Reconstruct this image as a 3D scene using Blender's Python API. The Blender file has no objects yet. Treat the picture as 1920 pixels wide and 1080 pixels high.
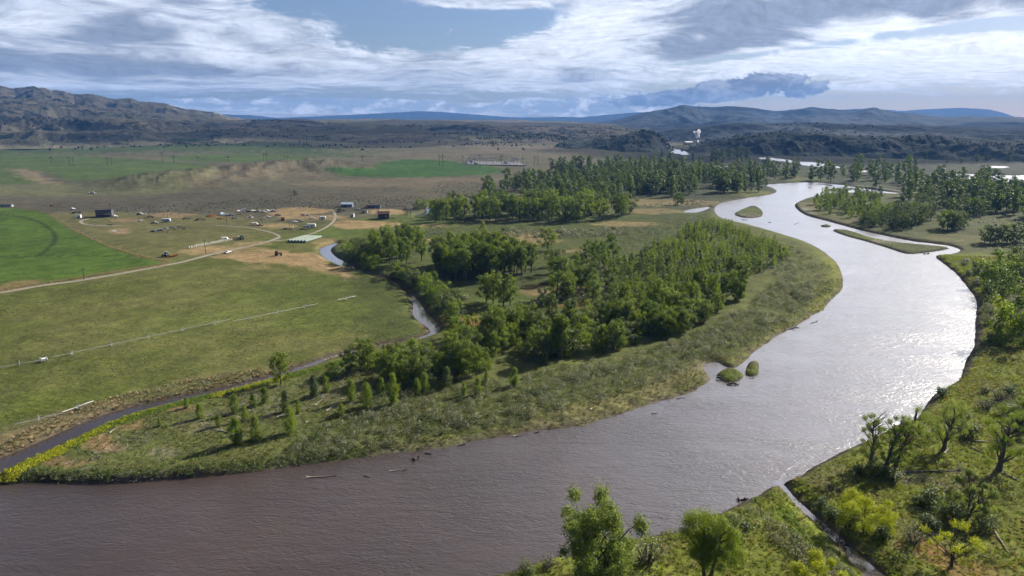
import bpy, math
import numpy as np
R = math.radians
rng = np.random.default_rng(11)
S = bpy.context.scene
COL = S.collection
pi = math.pi

# ------------------------------------------------------------------ camera
CAMZ, PIT, FPX = 80.0, R(13.8), 1280.0
cam = bpy.data.cameras.new('camera')
cam.sensor_width = 36.0
cam.lens = 24.0
cam.clip_end = 90000
cam.clip_start = 0.5
co = bpy.data.objects.new('camera', cam)
co.location = (0, 0, CAMZ)
co.rotation_euler = (pi / 2 - PIT, 0, 0)
COL.objects.link(co)
S.camera = co
S.view_settings.view_transform = 'Standard'
S.view_settings.look = 'None'
S.view_settings.gamma = 1
S.view_settings.exposure = 0.92
S.cycles.use_denoising = True
S.cycles.max_bounces = 5
S.cycles.diffuse_bounces = 2
S.cycles.use_adaptive_sampling = True
S.cycles.adaptive_threshold = 0.03
S.cycles.glossy_bounces = 2
S.cycles.transmission_bounces = 2
S.cycles.volume_bounces = 0
S.cycles.transparent_max_bounces = 6
S.cycles.sample_clamp_indirect = 4
S.cycles.caustics_reflective = False
S.cycles.caustics_refractive = False

SUN_AZ, SUN_EL = R(52), R(30)
SUN_DIR = np.array([math.sin(SUN_AZ) * math.cos(SUN_EL), math.cos(SUN_AZ) * math.cos(SUN_EL), math.sin(SUN_EL)])
WL = -1.5                                     # water level; meadows lie at about 0

# ------------------------------------------------------------------ maths
def ss(a, b, x):
    t = np.clip((x - a) / (b - a), 0, 1)
    return t * t * (3 - 2 * t)

def _h(ix, iy, s):
    n = (ix.astype(np.int64) * 374761393 + iy.astype(np.int64) * 668265263 + s * 1442695041) & 0xffffffff
    n = ((n ^ (n >> 13)) * 1274126177) & 0xffffffff
    return ((n ^ (n >> 16)) & 0xffff) / 65535.0

def vnoise(x, y, s=0):
    ix, iy = np.floor(x), np.floor(y)
    fx, fy = x - ix, y - iy
    fx = fx * fx * fx * (fx * (fx * 6 - 15) + 10)
    fy = fy * fy * fy * (fy * (fy * 6 - 15) + 10)
    a, b = _h(ix, iy, s), _h(ix + 1, iy, s)
    c, d = _h(ix, iy + 1, s), _h(ix + 1, iy + 1, s)
    return (a + (b - a) * fx) * (1 - fy) + (c + (d - c) * fx) * fy

def fbm(x, y, s=0, o=4, g=0.5):
    r, a, t = 0, 1.0, 0.0
    for i in range(o):
        r = r + a * vnoise(x, y, s + i * 17)
        t += a
        a *= g
        x, y = x * 2.03 + 13.1, y * 2.03 + 7.7
    return r / t                               # 0..1

def ridged(x, y, s=0, o=5):
    r, a, t = 0, 1.0, 0.0
    for i in range(o):
        r = r + a * (1 - np.abs(2 * vnoise(x, y, s + i * 23) - 1))
        t += a
        a *= 0.5
        x, y = x * 2.07 + 3.1, y * 2.07 + 9.7
    return r / t

CA, SA = math.cos(PIT), math.sin(PIT)
def ray(px, py):
    px = np.asarray(px, float); py = np.asarray(py, float)
    a = (px - 960) / FPX; b = (540 - py) / FPX
    return np.stack([a, CA + b * SA, -SA + b * CA], -1)

def base_z(x, y):
    """The lie of the land without banks and channels."""
    r = np.hypot(x, y)
    az = np.degrees(np.arctan2(x, y))
    left = ss(20, -4, az)
    z = left * (8 * ss(700, 1500, r) + 46 * ss(1350, 3900, r) + 25 * ss(3900, 6000, r))
    z = z + (1 - left) * 6 * ss(2200, 5000, r)
    return z

def P(px, py, z=None):
    d = ray(px, py)
    zz = np.zeros(d.shape[:-1]) if z is None else np.zeros(d.shape[:-1]) + z
    for _ in range(1 if z is not None else 24):
        t = (zz - CAMZ) / np.minimum(d[..., 2], -1e-4)
        p = d * t[..., None]
        if z is None:
            zz = 0.4 * zz + 0.6 * base_z(p[..., 0], p[..., 1])
    p[..., 2] = zz
    return p

def px_of(x, y, z):
    dz = z - CAMZ
    dep = y * CA - dz * SA
    return 960 + FPX * x / dep, 540 - FPX * (y * SA + dz * CA) / dep

def W(pts, z=None):
    a = np.array(pts, float)
    return P(a[:, 0], a[:, 1], z)[:, :2]

def smooth(pts, n=4, closed=False):
    """Catmull-Rom through the points."""
    p = np.array(pts, float)
    N = len(p)
    out = []
    for i in range(N if closed else N - 1):
        if closed:
            a, b, c, d = p[(i - 1) % N], p[i], p[(i + 1) % N], p[(i + 2) % N]
        else:
            a, b, c, d = p[max(i - 1, 0)], p[i], p[i + 1], p[min(i + 2, N - 1)]
        for k in range(n):
            t = k / n
            out.append(0.5 * (2 * b + (c - a) * t + (2 * a - 5 * b + 4 * c - d) * t * t + (3 * b - a - 3 * c + d) * t ** 3))
    if not closed:
        out.append(p[-1])
    return np.array(out)

def seg_dist(x, y, pl, vals=None):
    """Distance to a polyline; with vals also the value interpolated at the nearest point."""
    best = np.full(x.shape, 1e18)
    bv = np.zeros(x.shape)
    for i in range(len(pl) - 1):
        ax, ay = pl[i][:2]; bx, by = pl[i + 1][:2]
        dx, dy = bx - ax, by - ay
        L = dx * dx + dy * dy + 1e-12
        t = np.clip(((x - ax) * dx + (y - ay) * dy) / L, 0, 1)
        d = (x - ax - t * dx) ** 2 + (y - ay - t * dy) ** 2
        if vals is not None:
            m = d < best
            bv = np.where(m, vals[i] + (vals[i + 1] - vals[i]) * t, bv)
        best = np.minimum(best, d)
    best = np.sqrt(best)
    return (best, bv) if vals is not None else best

def inside(x, y, poly):
    c = np.zeros(x.shape, bool)
    n = len(poly)
    for i in range(n):
        ax, ay = poly[i][:2]; bx, by = poly[(i + 1) % n][:2]
        if ay == by:
            continue
        c ^= ((ay > y) != (by > y)) & (x < (bx - ax) * (y - ay) / (by - ay) + ax)
    return c

def poly_sd(x, y, poly, margin=60.0):
    """Signed distance, negative inside; far points get +margin."""
    poly = np.asarray(poly)
    lo, hi = poly.min(0)[:2] - margin, poly.max(0)[:2] + margin
    out = np.full(x.shape, float(margin))
    m = (x > lo[0]) & (x < hi[0]) & (y > lo[1]) & (y < hi[1])
    if m.any():
        xx, yy = x[m], y[m]
        d = seg_dist(xx, yy, np.vstack([poly, poly[:1]]))
        out[m] = np.where(inside(xx, yy, poly), -d, np.minimum(d, margin))
    return out

# ------------------------------------------------------------------ tags, meshes
def tag(o, label=None, cat=None, group=None, kind=None):
    if label: o['label'] = label
    if cat: o['category'] = cat
    if group: o['group'] = group
    if kind: o['kind'] = kind
    return o

def mesh_np(name, v, f, mat=None, smooth_=False, ngon=4):
    """Mesh from numpy verts and faces all of ngon corners."""
    v = np.asarray(v, np.float32); f = np.asarray(f, np.int32)
    me = bpy.data.meshes.new(name)
    me.vertices.add(len(v)); me.vertices.foreach_set('co', v.ravel())
    me.loops.add(f.size); me.loops.foreach_set('vertex_index', f.ravel())
    me.polygons.add(len(f))
    me.polygons.foreach_set('loop_start', np.arange(len(f), dtype=np.int32) * ngon)
    if smooth_:
        me.polygons.foreach_set('use_smooth', np.ones(len(f), bool))
    me.update(calc_edges=True)
    me.validate()
    if mat: me.materials.append(mat)
    return me

def link(name, me, parent=None, loc=(0, 0, 0), rz=0.0, sc=1.0):
    o = bpy.data.objects.new(name, me)
    o.location = loc
    o.rotation_euler = (0, 0, rz)
    o.scale = (sc, sc, sc) if np.isscalar(sc) else sc
    if parent: o.parent = parent
    COL.objects.link(o)
    return o

def empty(name, loc, rz=0.0, sc=1.0):
    o = link(name, None, None, loc, rz, sc)
    o.empty_display_size = 0.5
    return o

class MB:
    """Collects simple shapes into one mesh."""
    def __init__(s): s.v = []; s.f = []
    def add(s, v, f):
        o = len(s.v)
        s.v += [tuple(map(float, p)) for p in v]
        s.f += [tuple(int(i) + o for i in q) for q in f]
        return s
    def box(s, c, d, rz=0.0, taper=1.0):
        cx, cy, cz = c; x, y, z = d[0] / 2, d[1] / 2, d[2] / 2
        ca, sa = math.cos(rz), math.sin(rz)
        v = []
        for k, t in ((-z, 1.0), (z, taper)):
            for a, b in ((-x, -y), (x, -y), (x, y), (-x, y)):
                a *= t; b *= t
                v.append((cx + a * ca - b * sa, cy + a * sa + b * ca, cz + k))
        return s.add(v, [(3, 2, 1, 0), (4, 5, 6, 7), (0, 1, 5, 4), (1, 2, 6, 5), (2, 3, 7, 6), (3, 0, 4, 7)])
    def tube(s, pts, rad, n=6, cap=True):
        pts = np.asarray(pts, float)
        if np.isscalar(rad): rad = [rad] * len(pts)
        v, f = [], []
        up = np.array([0.31, 0.17, 0.93])
        for i, p in enumerate(pts):
            d = pts[min(i + 1, len(pts) - 1)] - pts[max(i - 1, 0)]
            d = d / (np.linalg.norm(d) + 1e-9)
            u = up if abs(d @ up) < 0.95 else np.array([0.9, 0.3, 0.1])
            a = np.cross(d, u); a /= np.linalg.norm(a)
            b = np.cross(d, a)
            for k in range(n):
                t = 2 * pi * k / n
                v.append(p + rad[i] * (math.cos(t) * a + math.sin(t) * b))
        for i in range(len(pts) - 1):
            for k in range(n):
                f.append((i * n + k, i * n + (k + 1) % n, (i + 1) * n + (k + 1) % n, (i + 1) * n + k))
        if cap:
            f.append(tuple(range(n)))
            f.append(tuple((len(pts) - 1) * n + k for k in range(n - 1, -1, -1)))
        return s.add(v, f)
    def prism(s, prof, y0, y1, rz=0.0, inset=0.0):
        """An x-z outline extruded along y; the two ends may be drawn in a little."""
        n = len(prof)
        pr = np.array(prof, float); c = pr.mean(0)
        v = []
        for y in (y0, y1):
            for x, z in pr:
                v.append((x, y, z))
        f = [tuple(range(n)), tuple(range(2 * n - 1, n - 1, -1))]
        for i in range(n):
            j = (i + 1) % n
            f.append((j, i, n + i, n + j))
        return s.add(v, f)
    def lathe(s, prof, n=16, c=(0, 0, 0), axis='z'):
        v, f = [], []
        for r_, h in prof:
            for k in range(n):
                t = 2 * pi * k / n
                a, b = r_ * math.cos(t), r_ * math.sin(t)
                p = (a, b, h) if axis == 'z' else ((h, a, b) if axis == 'x' else (a, h, b))
                v.append((p[0] + c[0], p[1] + c[1], p[2] + c[2]))
        m = len(prof)
        for i in range(m - 1):
            for k in range(n):
                f.append((i * n + k, i * n + (k + 1) % n, (i + 1) * n + (k + 1) % n, (i + 1) * n + k))
        f.append(tuple(range(n - 1, -1, -1))); f.append(tuple((m - 1) * n + k for k in range(n)))
        return s.add(v, f)
    def mesh(s, name, mat, sm=False):
        me = bpy.data.meshes.new(name)
        me.from_pydata(s.v, [], s.f)
        if sm: me.polygons.foreach_set('use_smooth', [True] * len(s.f))
        me.materials.append(mat)
        return me
    def build(s, name, mat, parent=None, loc=(0, 0, 0), rz=0.0, sm=False, bevel=0.0):
        o = link(name, s.mesh(name, mat, sm), parent, loc, rz)
        if bevel:
            b = o.modifiers.new('bevel', 'BEVEL'); b.width = bevel; b.segments = 2; b.limit_method = 'ANGLE'
        return o

# ------------------------------------------------------------------ node helper
class NT:
    def __init__(s, nt):
        s.t = nt
        nt.nodes.clear()
    def set(s, sock, v):
        if isinstance(v, bpy.types.NodeSocket): s.t.links.new(v, sock)
        elif v is not None:
            if sock.type == 'RGBA' and len(v) == 3: v = (*v, 1)
            sock.default_value = v
    def n(s, typ, ins=None, **kw):
        nd = s.t.nodes.new(typ)
        for k, v in kw.items(): setattr(nd, k, v)
        for k, v in (ins or {}).items(): s.set(nd.inputs[k], v)
        return nd
    def m(s, op, a, b=None, c=None, clamp=False):
        nd = s.t.nodes.new('ShaderNodeMath'); nd.operation = op; nd.use_clamp = clamp
        s.set(nd.inputs[0], a)
        if b is not None: s.set(nd.inputs[1], b)
        if c is not None: s.set(nd.inputs[2], c)
        return nd.outputs[0]
    def add(s, *a):
        r = a[0]
        for b in a[1:]: r = s.m('ADD', r, b)
        return r
    def mul(s, *a):
        r = a[0]
        for b in a[1:]: r = s.m('MULTIPLY', r, b)
        return r
    def ss(s, a, b, x, o0=0.0, o1=1.0):
        nd = s.n('ShaderNodeMapRange', interpolation_type='SMOOTHSTEP')
        s.set(nd.inputs[0], x); s.set(nd.inputs[1], a); s.set(nd.inputs[2], b)
        s.set(nd.inputs[3], o0); s.set(nd.inputs[4], o1)
        return nd.outputs[0]
    def mix(s, f, a, b, bt='MIX'):
        nd = s.n('ShaderNodeMix', data_type='RGBA', blend_type=bt)
        s.set(nd.inputs[0], f); s.set(nd.inputs[6], a); s.set(nd.inputs[7], b)
        return nd.outputs[2]
    def vec(s, x, y, z=0.0):
        nd = s.n('ShaderNodeCombineXYZ')
        for i, v in enumerate((x, y, z)): s.set(nd.inputs[i], v)
        return nd.outputs[0]
    def noise(s, v, scale, detail=4, rough=0.55, dist=0.0, out=0):
        nd = s.n('ShaderNodeTexNoise')
        if v is not None: s.set(nd.inputs['Vector'], v)
        nd.inputs['Scale'].default_value = scale; nd.inputs['Detail'].default_value = detail
        nd.inputs['Roughness'].default_value = rough; nd.inputs['Distortion'].default_value = dist
        return nd.outputs[out]

MATS = {}
def material(name):
    m = bpy.data.materials.new(name); m.use_nodes = True
    MATS[name] = m
    return m, NT(m.node_tree)

def simple_mat(name, col, rough=0.7, metal=0.0, vary=0.25, scale=1.5, bump=0.0, col2=None, spec=0.3):
    """A surface whose colour wanders a little, with fine relief."""
    m, t = material(name)
    tc = t.n('ShaderNodeTexCoord')
    nz = t.noise(tc.outputs['Object'], scale, 5)
    rnd = t.n('ShaderNodeObjectInfo').outputs['Random']
    a = tuple(c * (1 - vary) for c in col)
    b = col2 or tuple(min(c * (1 + vary), 0.95) for c in col)
    c = t.mix(t.ss(0.3, 0.7, nz), a, b)
    c = t.mix(t.mul(rnd, 0.25), c, tuple(x * 0.6 for x in col))
    p = t.n('ShaderNodeBsdfPrincipled', {'Base Color': c, 'Roughness': rough, 'Metallic': metal, 'Specular IOR Level': spec})
    if bump:
        bn = t.n('ShaderNodeBump', {'Height': nz, 'Strength': 0.6, 'Distance': bump})
        t.set(p.inputs['Normal'], bn.outputs[0])
    o = t.n('ShaderNodeOutputMaterial', {'Surface': p.outputs[0]})
    return m

# ------------------------------------------------------------------ sky, sun
def build_world():
    w = bpy.data.worlds.new('World'); S.world = w; w.use_nodes = True
    t = NT(w.node_tree)
    K = 0.1
    sky = t.n('ShaderNodeTexSky', sky_type='NISHITA', sun_disc=False, sun_elevation=SUN_EL, sun_rotation=SUN_AZ,
              altitude=1200, air_density=1.0, dust_density=1.2, ozone_density=1.6)
    d = t.n('ShaderNodeTexCoord').outputs['Generated']
    sp = t.n('ShaderNodeSeparateXYZ', {0: d})
    x, y, z = sp.outputs
    az = t.m('ARCTAN2', x, y)
    el = t.m('ARCSINE', z)
    def blob(px, py, sx, sy, amp, tilt=0.0):
        v = ray(px, py); v = v / np.linalg.norm(v)
        a0, e0 = math.atan2(v[0], v[1]), math.asin(v[2])
        da = t.m('SUBTRACT', az, a0)
        de = t.m('SUBTRACT', el, e0)
        if tilt: de = t.m('SUBTRACT', de, t.mul(da, tilt))
        a = t.m('POWER', t.m('ABSOLUTE', t.mul(da, FPX / sx)), 2.0)
        b = t.m('POWER', t.m('ABSOLUTE', t.mul(de, FPX / sy)), 2.0)
        g = t.m('EXPONENT', t.mul(t.add(a, b), -1.0))
        return t.mul(g, amp)
    def blob2(adeg, edeg, sa, se, amp):
        a = t.m('POWER', t.m('ABSOLUTE', t.mul(t.m('SUBTRACT', az, R(adeg)), 1 / R(sa))), 2.0)
        b = t.m('POWER', t.m('ABSOLUTE', t.mul(t.m('SUBTRACT', el, R(edeg)), 1 / R(se))), 2.0)
        return t.mul(t.m('EXPONENT', t.mul(t.add(a, b), -1.0)), amp)
    elc = t.m('MAXIMUM', el, 0.0)
    s = t.m('LOGARITHM', t.add(elc, 0.045), math.e)         # perspective of a cloud deck
    tilt = t.add(s, t.mul(az, 0.16))
    # large slow warp so that the bands are not ruled
    wv = t.vec(t.mul(az, 3.0), t.mul(s, 2.0), 9.0)
    wz = t.mul(t.m('SUBTRACT', t.noise(wv, 1.0, 3, 0.5), 0.5), 0.55)
    tl = t.add(tilt, wz)
    n1 = t.noise(t.vec(t.mul(az, 3.6), t.mul(tl, 2.4), 3.3), 1.0, 5, 0.55, 0.2)
    n2 = t.noise(t.vec(t.mul(az, 15.0), t.mul(tl, 8.0), 7.1), 1.0, 9, 0.62, 0.35)
    n3 = t.noise(t.vec(t.mul(az, 62.0), t.mul(tl, 24.0), 1.9), 1.0, 6, 0.65, 0.2)
    n4 = t.noise(t.vec(t.mul(az, 11.0), t.mul(tl, 14.0), 2.7), 1.0, 8, 0.62, 0.3)
    bias = t.add(blob(850, 50, 240, 36, -0.30, 0.10), blob(600, 8, 110, 22, -0.22), blob(1700, 64, 170, 14, -0.26, 0.05), blob(1870, 45, 70, 14, -0.2),
                 blob(1800, 198, 320, 16, -0.26), blob(1500, 35, 330, 62, 0.30), blob(930, -2, 90, 12, 0.50), blob(200, 90, 420, 80, 0.20), blob(1750, 112, 340, 28, 0.14, 0.03),
                 blob(900, 130, 420, 34, 0.10), blob(1600, 150, 420, 9, -0.10, 0.03), blob(1650, 92, 300, 5, -0.10, 0.04), blob(1750, 128, 260, 4, -0.10, 0.04), blob(330, 182, 420, 14, -0.16), blob(1400, 103, 180, 7, -0.2, 0.1), blob(1120, 60, 150, 40, 0.10, 0.3), blob(700, 170, 300, 12, -0.1), blob(1250, 135, 300, 10, -0.1))
    f = t.add(t.mul(n1, 0.26), t.mul(n2, 0.32), t.mul(n4, 0.32), t.mul(n3, 0.16), bias, 0.0)
    cov = t.ss(0.45, 0.575, f)
    # thickness decides how grey a cloud's base is
    dk = t.add(blob(1380, 45, 160, 42, 0.36, 0.06), blob(230, 62, 240, 20, 0.20), blob(240, 128, 230, 12, 0.18), blob(60, 112, 200, 18, 0.14), blob(1650, 12, 200, 18, 0.22),
               blob(1300, 92, 60, 20, 0.22), blob(1720, 108, 360, 50, -0.26), blob(420, 95, 60, 16, -0.25, -0.3), blob(1130, 62, 190, 40, -0.20, 0.15), blob(640, 70, 200, 60, -0.06), blob(40, 45, 80, 12, -0.25),
               blob(1312, 70, 22, 12, -0.22), blob(700, 125, 300, 18, 0.06))
    n5 = t.noise(t.vec(t.mul(az, 11.0), t.mul(tl, 8.5), 5.5), 1.0, 8, 0.62, 0.3)
    g = t.add(t.mul(n1, 0.2), t.mul(n5, 0.72), t.mul(n3, 0.30), dk)
    dark = t.ss(0.50, 0.80, g)
    sd = t.n('ShaderNodeVectorMath', operation='DOT_PRODUCT'); t.set(sd.inputs[0], d); sd.inputs[1].default_value = tuple(SUN_DIR)
    near = t.m('POWER', t.m('MAXIMUM', sd.outputs['Value'], 0.0), 5.0)
    light = t.mix(near, (5.2, 5.6, 6.4), (9.0, 9.1, 9.4))
    grey = t.mix(near, (1.85, 2.2, 2.95), (2.1, 2.4, 3.05))
    cc = t.mix(dark, light, grey)
    fine = t.noise(t.vec(t.mul(az, 30.0), t.mul(tl, 38.0), 8.8), 1.0, 5, 0.6, 0.3)
    wisp = t.add(t.mul(n3, 0.8), t.mul(n2, 0.4), t.mul(fine, 0.7), 0.05)
    cc = t.mix(1.0, cc, t.n('ShaderNodeCombineColor', {0: wisp, 1: wisp, 2: wisp}).outputs[0], 'MULTIPLY')
    skyc = t.mix(1.0, sky.outputs[0], SKY_TINT, 'MULTIPLY')
    skyc = t.mix(1.0, skyc, t.mix(t.ss(0.0, 0.16, elc), (0.95, 0.92, 0.90), (0.95, 0.95, 0.95)), 'MULTIPLY')
    out = t.mix(t.mul(cov, 0.93), skyc, cc)
    # heaped clouds along the horizon
    vc = t.vec(t.mul(az, 26.0), t.mul(el, 60.0), 0.7)
    pf = t.add(t.mul(t.noise(vc, 1.0, 7, 0.62, 0.35), 0.75), t.mul(n1, 0.35))
    ht = t.add(blob(480, 198, 110, 16, 0.27), blob(670, 199, 90, 15, 0.30), blob(1010, 200, 230, 16, 0.27), blob(1180, 198, 120, 20, 0.32), blob(340, 190, 60, 8, 0.22), blob(800, 203, 90, 10, 0.22))
    cu = t.ss(0.78, 0.86, t.add(pf, t.mul(ht, 1.45)))
    cuc = t.mix(t.ss(0.45, 0.66, t.noise(t.vec(t.mul(az, 34.0), t.mul(t.add(el, 0.006), 70.0), 2.2), 1.0, 6, 0.65, 0.3)), (2.8, 3.3, 4.1), t.mix(near, (6.8, 7.0, 7.6), (9.5, 9.5, 9.6)))
    out = t.mix(t.mul(cu, 0.85), out, cuc)
    # dark torn cumulus standing over the mountains
    pd = t.noise(t.vec(t.mul(az, 30.0), t.mul(el, 52.0), 4.4), 1.0, 8, 0.66, 0.4)
    hd = t.add(blob(1410, 162, 72, 21, 0.52, 0.12), blob(1285, 182, 85, 18, 0.45, 0.10), blob(1190, 192, 50, 10, 0.26), blob(1510, 173, 50, 15, 0.29, 0.25), blob(1400, 199, 150, 9, -0.25))
    cd = t.ss(0.67, 0.75, t.add(pd, hd))
    cdc = t.mix(t.ss(0.40, 0.66, t.noise(t.vec(t.mul(az, 30.0), t.mul(t.add(el, -0.010), 60.0), 4.4), 1.0, 8, 0.66, 0.3)), (1.35, 1.7, 2.45), (3.2, 3.6, 4.4))
    out = t.mix(t.mul(cd, 0.95), out, cdc)
    # unseen sky overhead and behind the camera, dimmed to deepen the shadows
    side = t.ss(R(-25), R(20), az, 0.22, 0.85)
    dim = t.mul(t.add(t.mul(t.ss(R(10), R(22), el), t.m('SUBTRACT', side, 1.0)), 1.0), t.ss(R(38), R(60), el, 1.0, 0.5), t.ss(-0.4, 0.5, y, 0.5, 1.0))
    out = t.mix(1.0, out, t.n('ShaderNodeCombineColor', {0: dim, 1: dim, 2: dim}).outputs[0], 'MULTIPLY')
    # thin bright cloud in front of and around the sun, above the frame
    glow = t.add(blob2(34, 20, 27, 12, 20.0), blob2(48, 28, 10, 9, 20.0))
    glow = t.mul(glow, t.ss(R(8.0), R(15.0), el))
    gn = t.ss(0.3, 0.7, t.add(t.mul(n1, 0.5), t.mul(n2, 0.5)), 0.55, 1.25)
    glow = t.mul(glow, gn)
    gc = t.n('ShaderNodeCombineColor', {0: t.mul(glow, 0.97), 1: t.mul(glow, 0.98), 2: t.mul(glow, 1.06)}).outputs[0]
    out = t.mix(1.0, out, gc, 'ADD')
    # below the horizon: dull land
    out = t.mix(t.ss(-0.03, -0.005, el), (0.9, 1.0, 1.0), out)
    bg = t.n('ShaderNodeBackground', {'Color': out, 'Strength': K})
    t.n('ShaderNodeOutputWorld', {'Surface': bg.outputs[0]})
    w.cycles.sampling_method = 'MANUAL'; w.cycles.sample_map_resolution = 1024

SKY_TINT = (0.50, 0.50, 0.56)
def build_sun():
    l = bpy.data.lights.new('sun', 'SUN')
    l.energy = 5.0; l.angle = R(0.53); l.color = (1.0, 0.93, 0.80)
    o = bpy.data.objects.new('sun', l)
    o.rotation_euler = Vector(SUN_DIR.tolist()).to_track_quat('Z', 'Y').to_euler()
    o.location = (600, 500, 900)
    COL.objects.link(o)
from mathutils import Vector

def build_haze():
    m, t = material('haze_air')
    v = t.n('ShaderNodeVolumePrincipled', {'Color': (0.15, 0.39, 0.95), 'Density': HAZE, 'Anisotropy': 0.0})
    t.n('ShaderNodeOutputMaterial', {'Volume': v.outputs[0]})
    o = MB().box((0, 4900, 306), (44000, 23400, 644)).build('haze', m)
    tag(o, 'pale blue haze filling the valley air', 'haze', kind='stuff')
HAZE = 6.4e-5

# ------------------------------------------------------------------ water courses, traced from the photograph's banks
RIV_IN = [(-900, 925), (-300, 912), (0, 908), (60, 905), (150, 908), (240, 906), (330, 899), (400, 893), (470, 886), (560, 873), (650, 862), (720, 852), (800, 842),
          (860, 834), (920, 822), (1000, 810), (1080, 799), (1140, 784), (1200, 765), (1270, 745), (1312, 725), (1330, 711), (1318, 695), (1326, 683),
          (1345, 679), (1362, 687), (1378, 688), (1400, 672), (1420, 655), (1455, 632), (1490, 612), (1520, 595), (1545, 577), (1563, 560), (1580, 541),
          (1580, 518), (1570, 495), (1555, 480), (1537, 467), (1508, 452), (1470, 440), (1430, 428), (1400, 420), (1370, 413), (1347, 405),
          (1340, 392), (1350, 382), (1375, 376), (1410, 370), (1440, 366), (1457, 359), (1446, 351), (1434, 347), (1470, 344), (1500, 342), (1535, 342.5)]
RIV_OUT = [(1580, 347), (1640, 356), (1690, 362.5), (1650, 362.5), (1600, 362), (1560, 364), (1530, 368.5), (1505, 375.5), (1490, 386), (1510, 403), (1549, 414),
           (1596, 427), (1623, 434), (1665, 443), (1711, 452), (1769, 459), (1790, 464), (1801, 470), (1781, 478), (1754, 480.5), (1772, 496), (1795, 515), (1815, 540),
           (1831, 566), (1829, 600), (1826, 650), (1810, 680), (1803, 705), (1787, 720), (1753, 740), (1738, 757), (1715, 787), (1683, 797), (1647, 817),
           (1613, 833), (1580, 847), (1540, 867), (1510, 887), (1477, 903), (1464, 912), (1443, 917), (1420, 930), (1397, 939), (1357, 960), (1302, 984), (1270, 998),
           (1224, 1007), (1178, 1015), (1115, 1028), (1053, 1042), (996, 1058), (950, 1072), (902, 1082), (800, 1110), (500, 1180), (0, 1260), (-900, 1300)]
RIV_IN_W, RIV_OUT_W = W(smooth(RIV_IN, 3), WL), W(smooth(RIV_OUT, 3), WL)
RIVER = np.vstack([RIV_IN_W, RIV_OUT_W])
def closed(pts, n=3): return W(smooth(pts, n, True), WL)
ISLES = [closed([(1377, 401), (1395, 391), (1413, 386), (1428, 394), (1428, 406), (1407, 409), (1388, 407)]),
         closed([(1561, 432), (1580, 430.5), (1610, 438), (1628, 445), (1665, 452), (1711, 458), (1776, 464), (1769, 469), (1735, 474), (1700, 476), (1670, 467), (1628, 454), (1584, 442)]),
         closed([(1544, 357.5), (1562, 354), (1584, 353.5), (1600, 356), (1580, 358.5)]),
         closed([(1347, 703), (1362, 692), (1378, 693), (1392, 703), (1384, 713), (1368, 717), (1352, 711)]),
         closed([(1402, 690), (1408, 680), (1418, 678), (1420, 692), (1418, 703), (1401, 704)]),
         closed([(1538, 424), (1548, 421.5), (1558, 424), (1550, 426.5)])]
FAR_WATER = [closed(p) for p in (
    [(1250, 279), (1275, 281), (1297, 289), (1280, 291), (1258, 287)],
    [(1424, 295), (1460, 297.5), (1500, 303), (1540, 306), (1577, 314), (1555, 315.5), (1508, 310), (1470, 303), (1430, 299)],
    [(1785, 326), (1850, 328), (1930, 329.5), (2020, 331), (2020, 344), (1920, 341), (1870, 341), (1815, 338)],
    [(1838, 313.5), (1860, 312), (1892, 312.5), (1880, 315), (1845, 315.5)],
    [(1330, 314), (1345, 312), (1372, 312), (1378, 316), (1340, 318)],
    [(1612, 320), (1640, 320), (1652, 323), (1620, 323.5)],
    [(1282, 396), (1300, 392), (1330, 388), (1328, 391), (1308, 398), (1288, 399.5)])]
CREEKS = []                                  # (world polyline, half widths, steepness of its banks)
def creek(pts, wid, n=4, bank=0.75):
    CREEKS.append((W(smooth(pts, n), WL), np.interp(np.linspace(0, 1, (len(pts) - 1) * n + 1), np.linspace(0, 1, len(wid)), wid) / 2, bank))
creek([(-140, 945), (-60, 905), (0, 872), (60, 846), (140, 810), (220, 777), (300, 756), (400, 734), (480, 714), (560, 691), (640, 665), (700, 651), (770, 638), (806, 628), (816, 618), (803, 604),
       (788, 590), (783, 574), (775, 560), (760, 545), (733, 528), (698, 515), (668, 504), (638, 493), (616, 480), (611, 467), (632, 456)],
      [8, 7, 7, 6.5, 6.3, 5.5, 4.2, 3.4, 3.2, 3.2, 2.8, 2.2, 2, 2.2, 4, 6.5, 6, 4, 2.5, 2, 2.2, 4, 6, 6.5, 7, 6.5, 3])
creek([(1455, 902), (1470, 915), (1490, 938), (1520, 966), (1555, 998), (1590, 1030), (1620, 1062), (1655, 1092), (1720, 1150)], [1.3, 1.2, 1.2, 1.3, 1.6, 1.8, 3.2, 3.6, 4], 4, 0.62)
creek([(778, 408), (790, 403), (800, 399), (803, 392), (812, 384)], [3, 7, 6, 3, 5])
creek([(850, 411), (862, 415.5), (878, 416), (893, 419)], [2, 5, 5, 1])
creek([(1540, 345), (1580, 351), (1640, 360), (1700, 366)], [9, 8, 6, 2])

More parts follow.
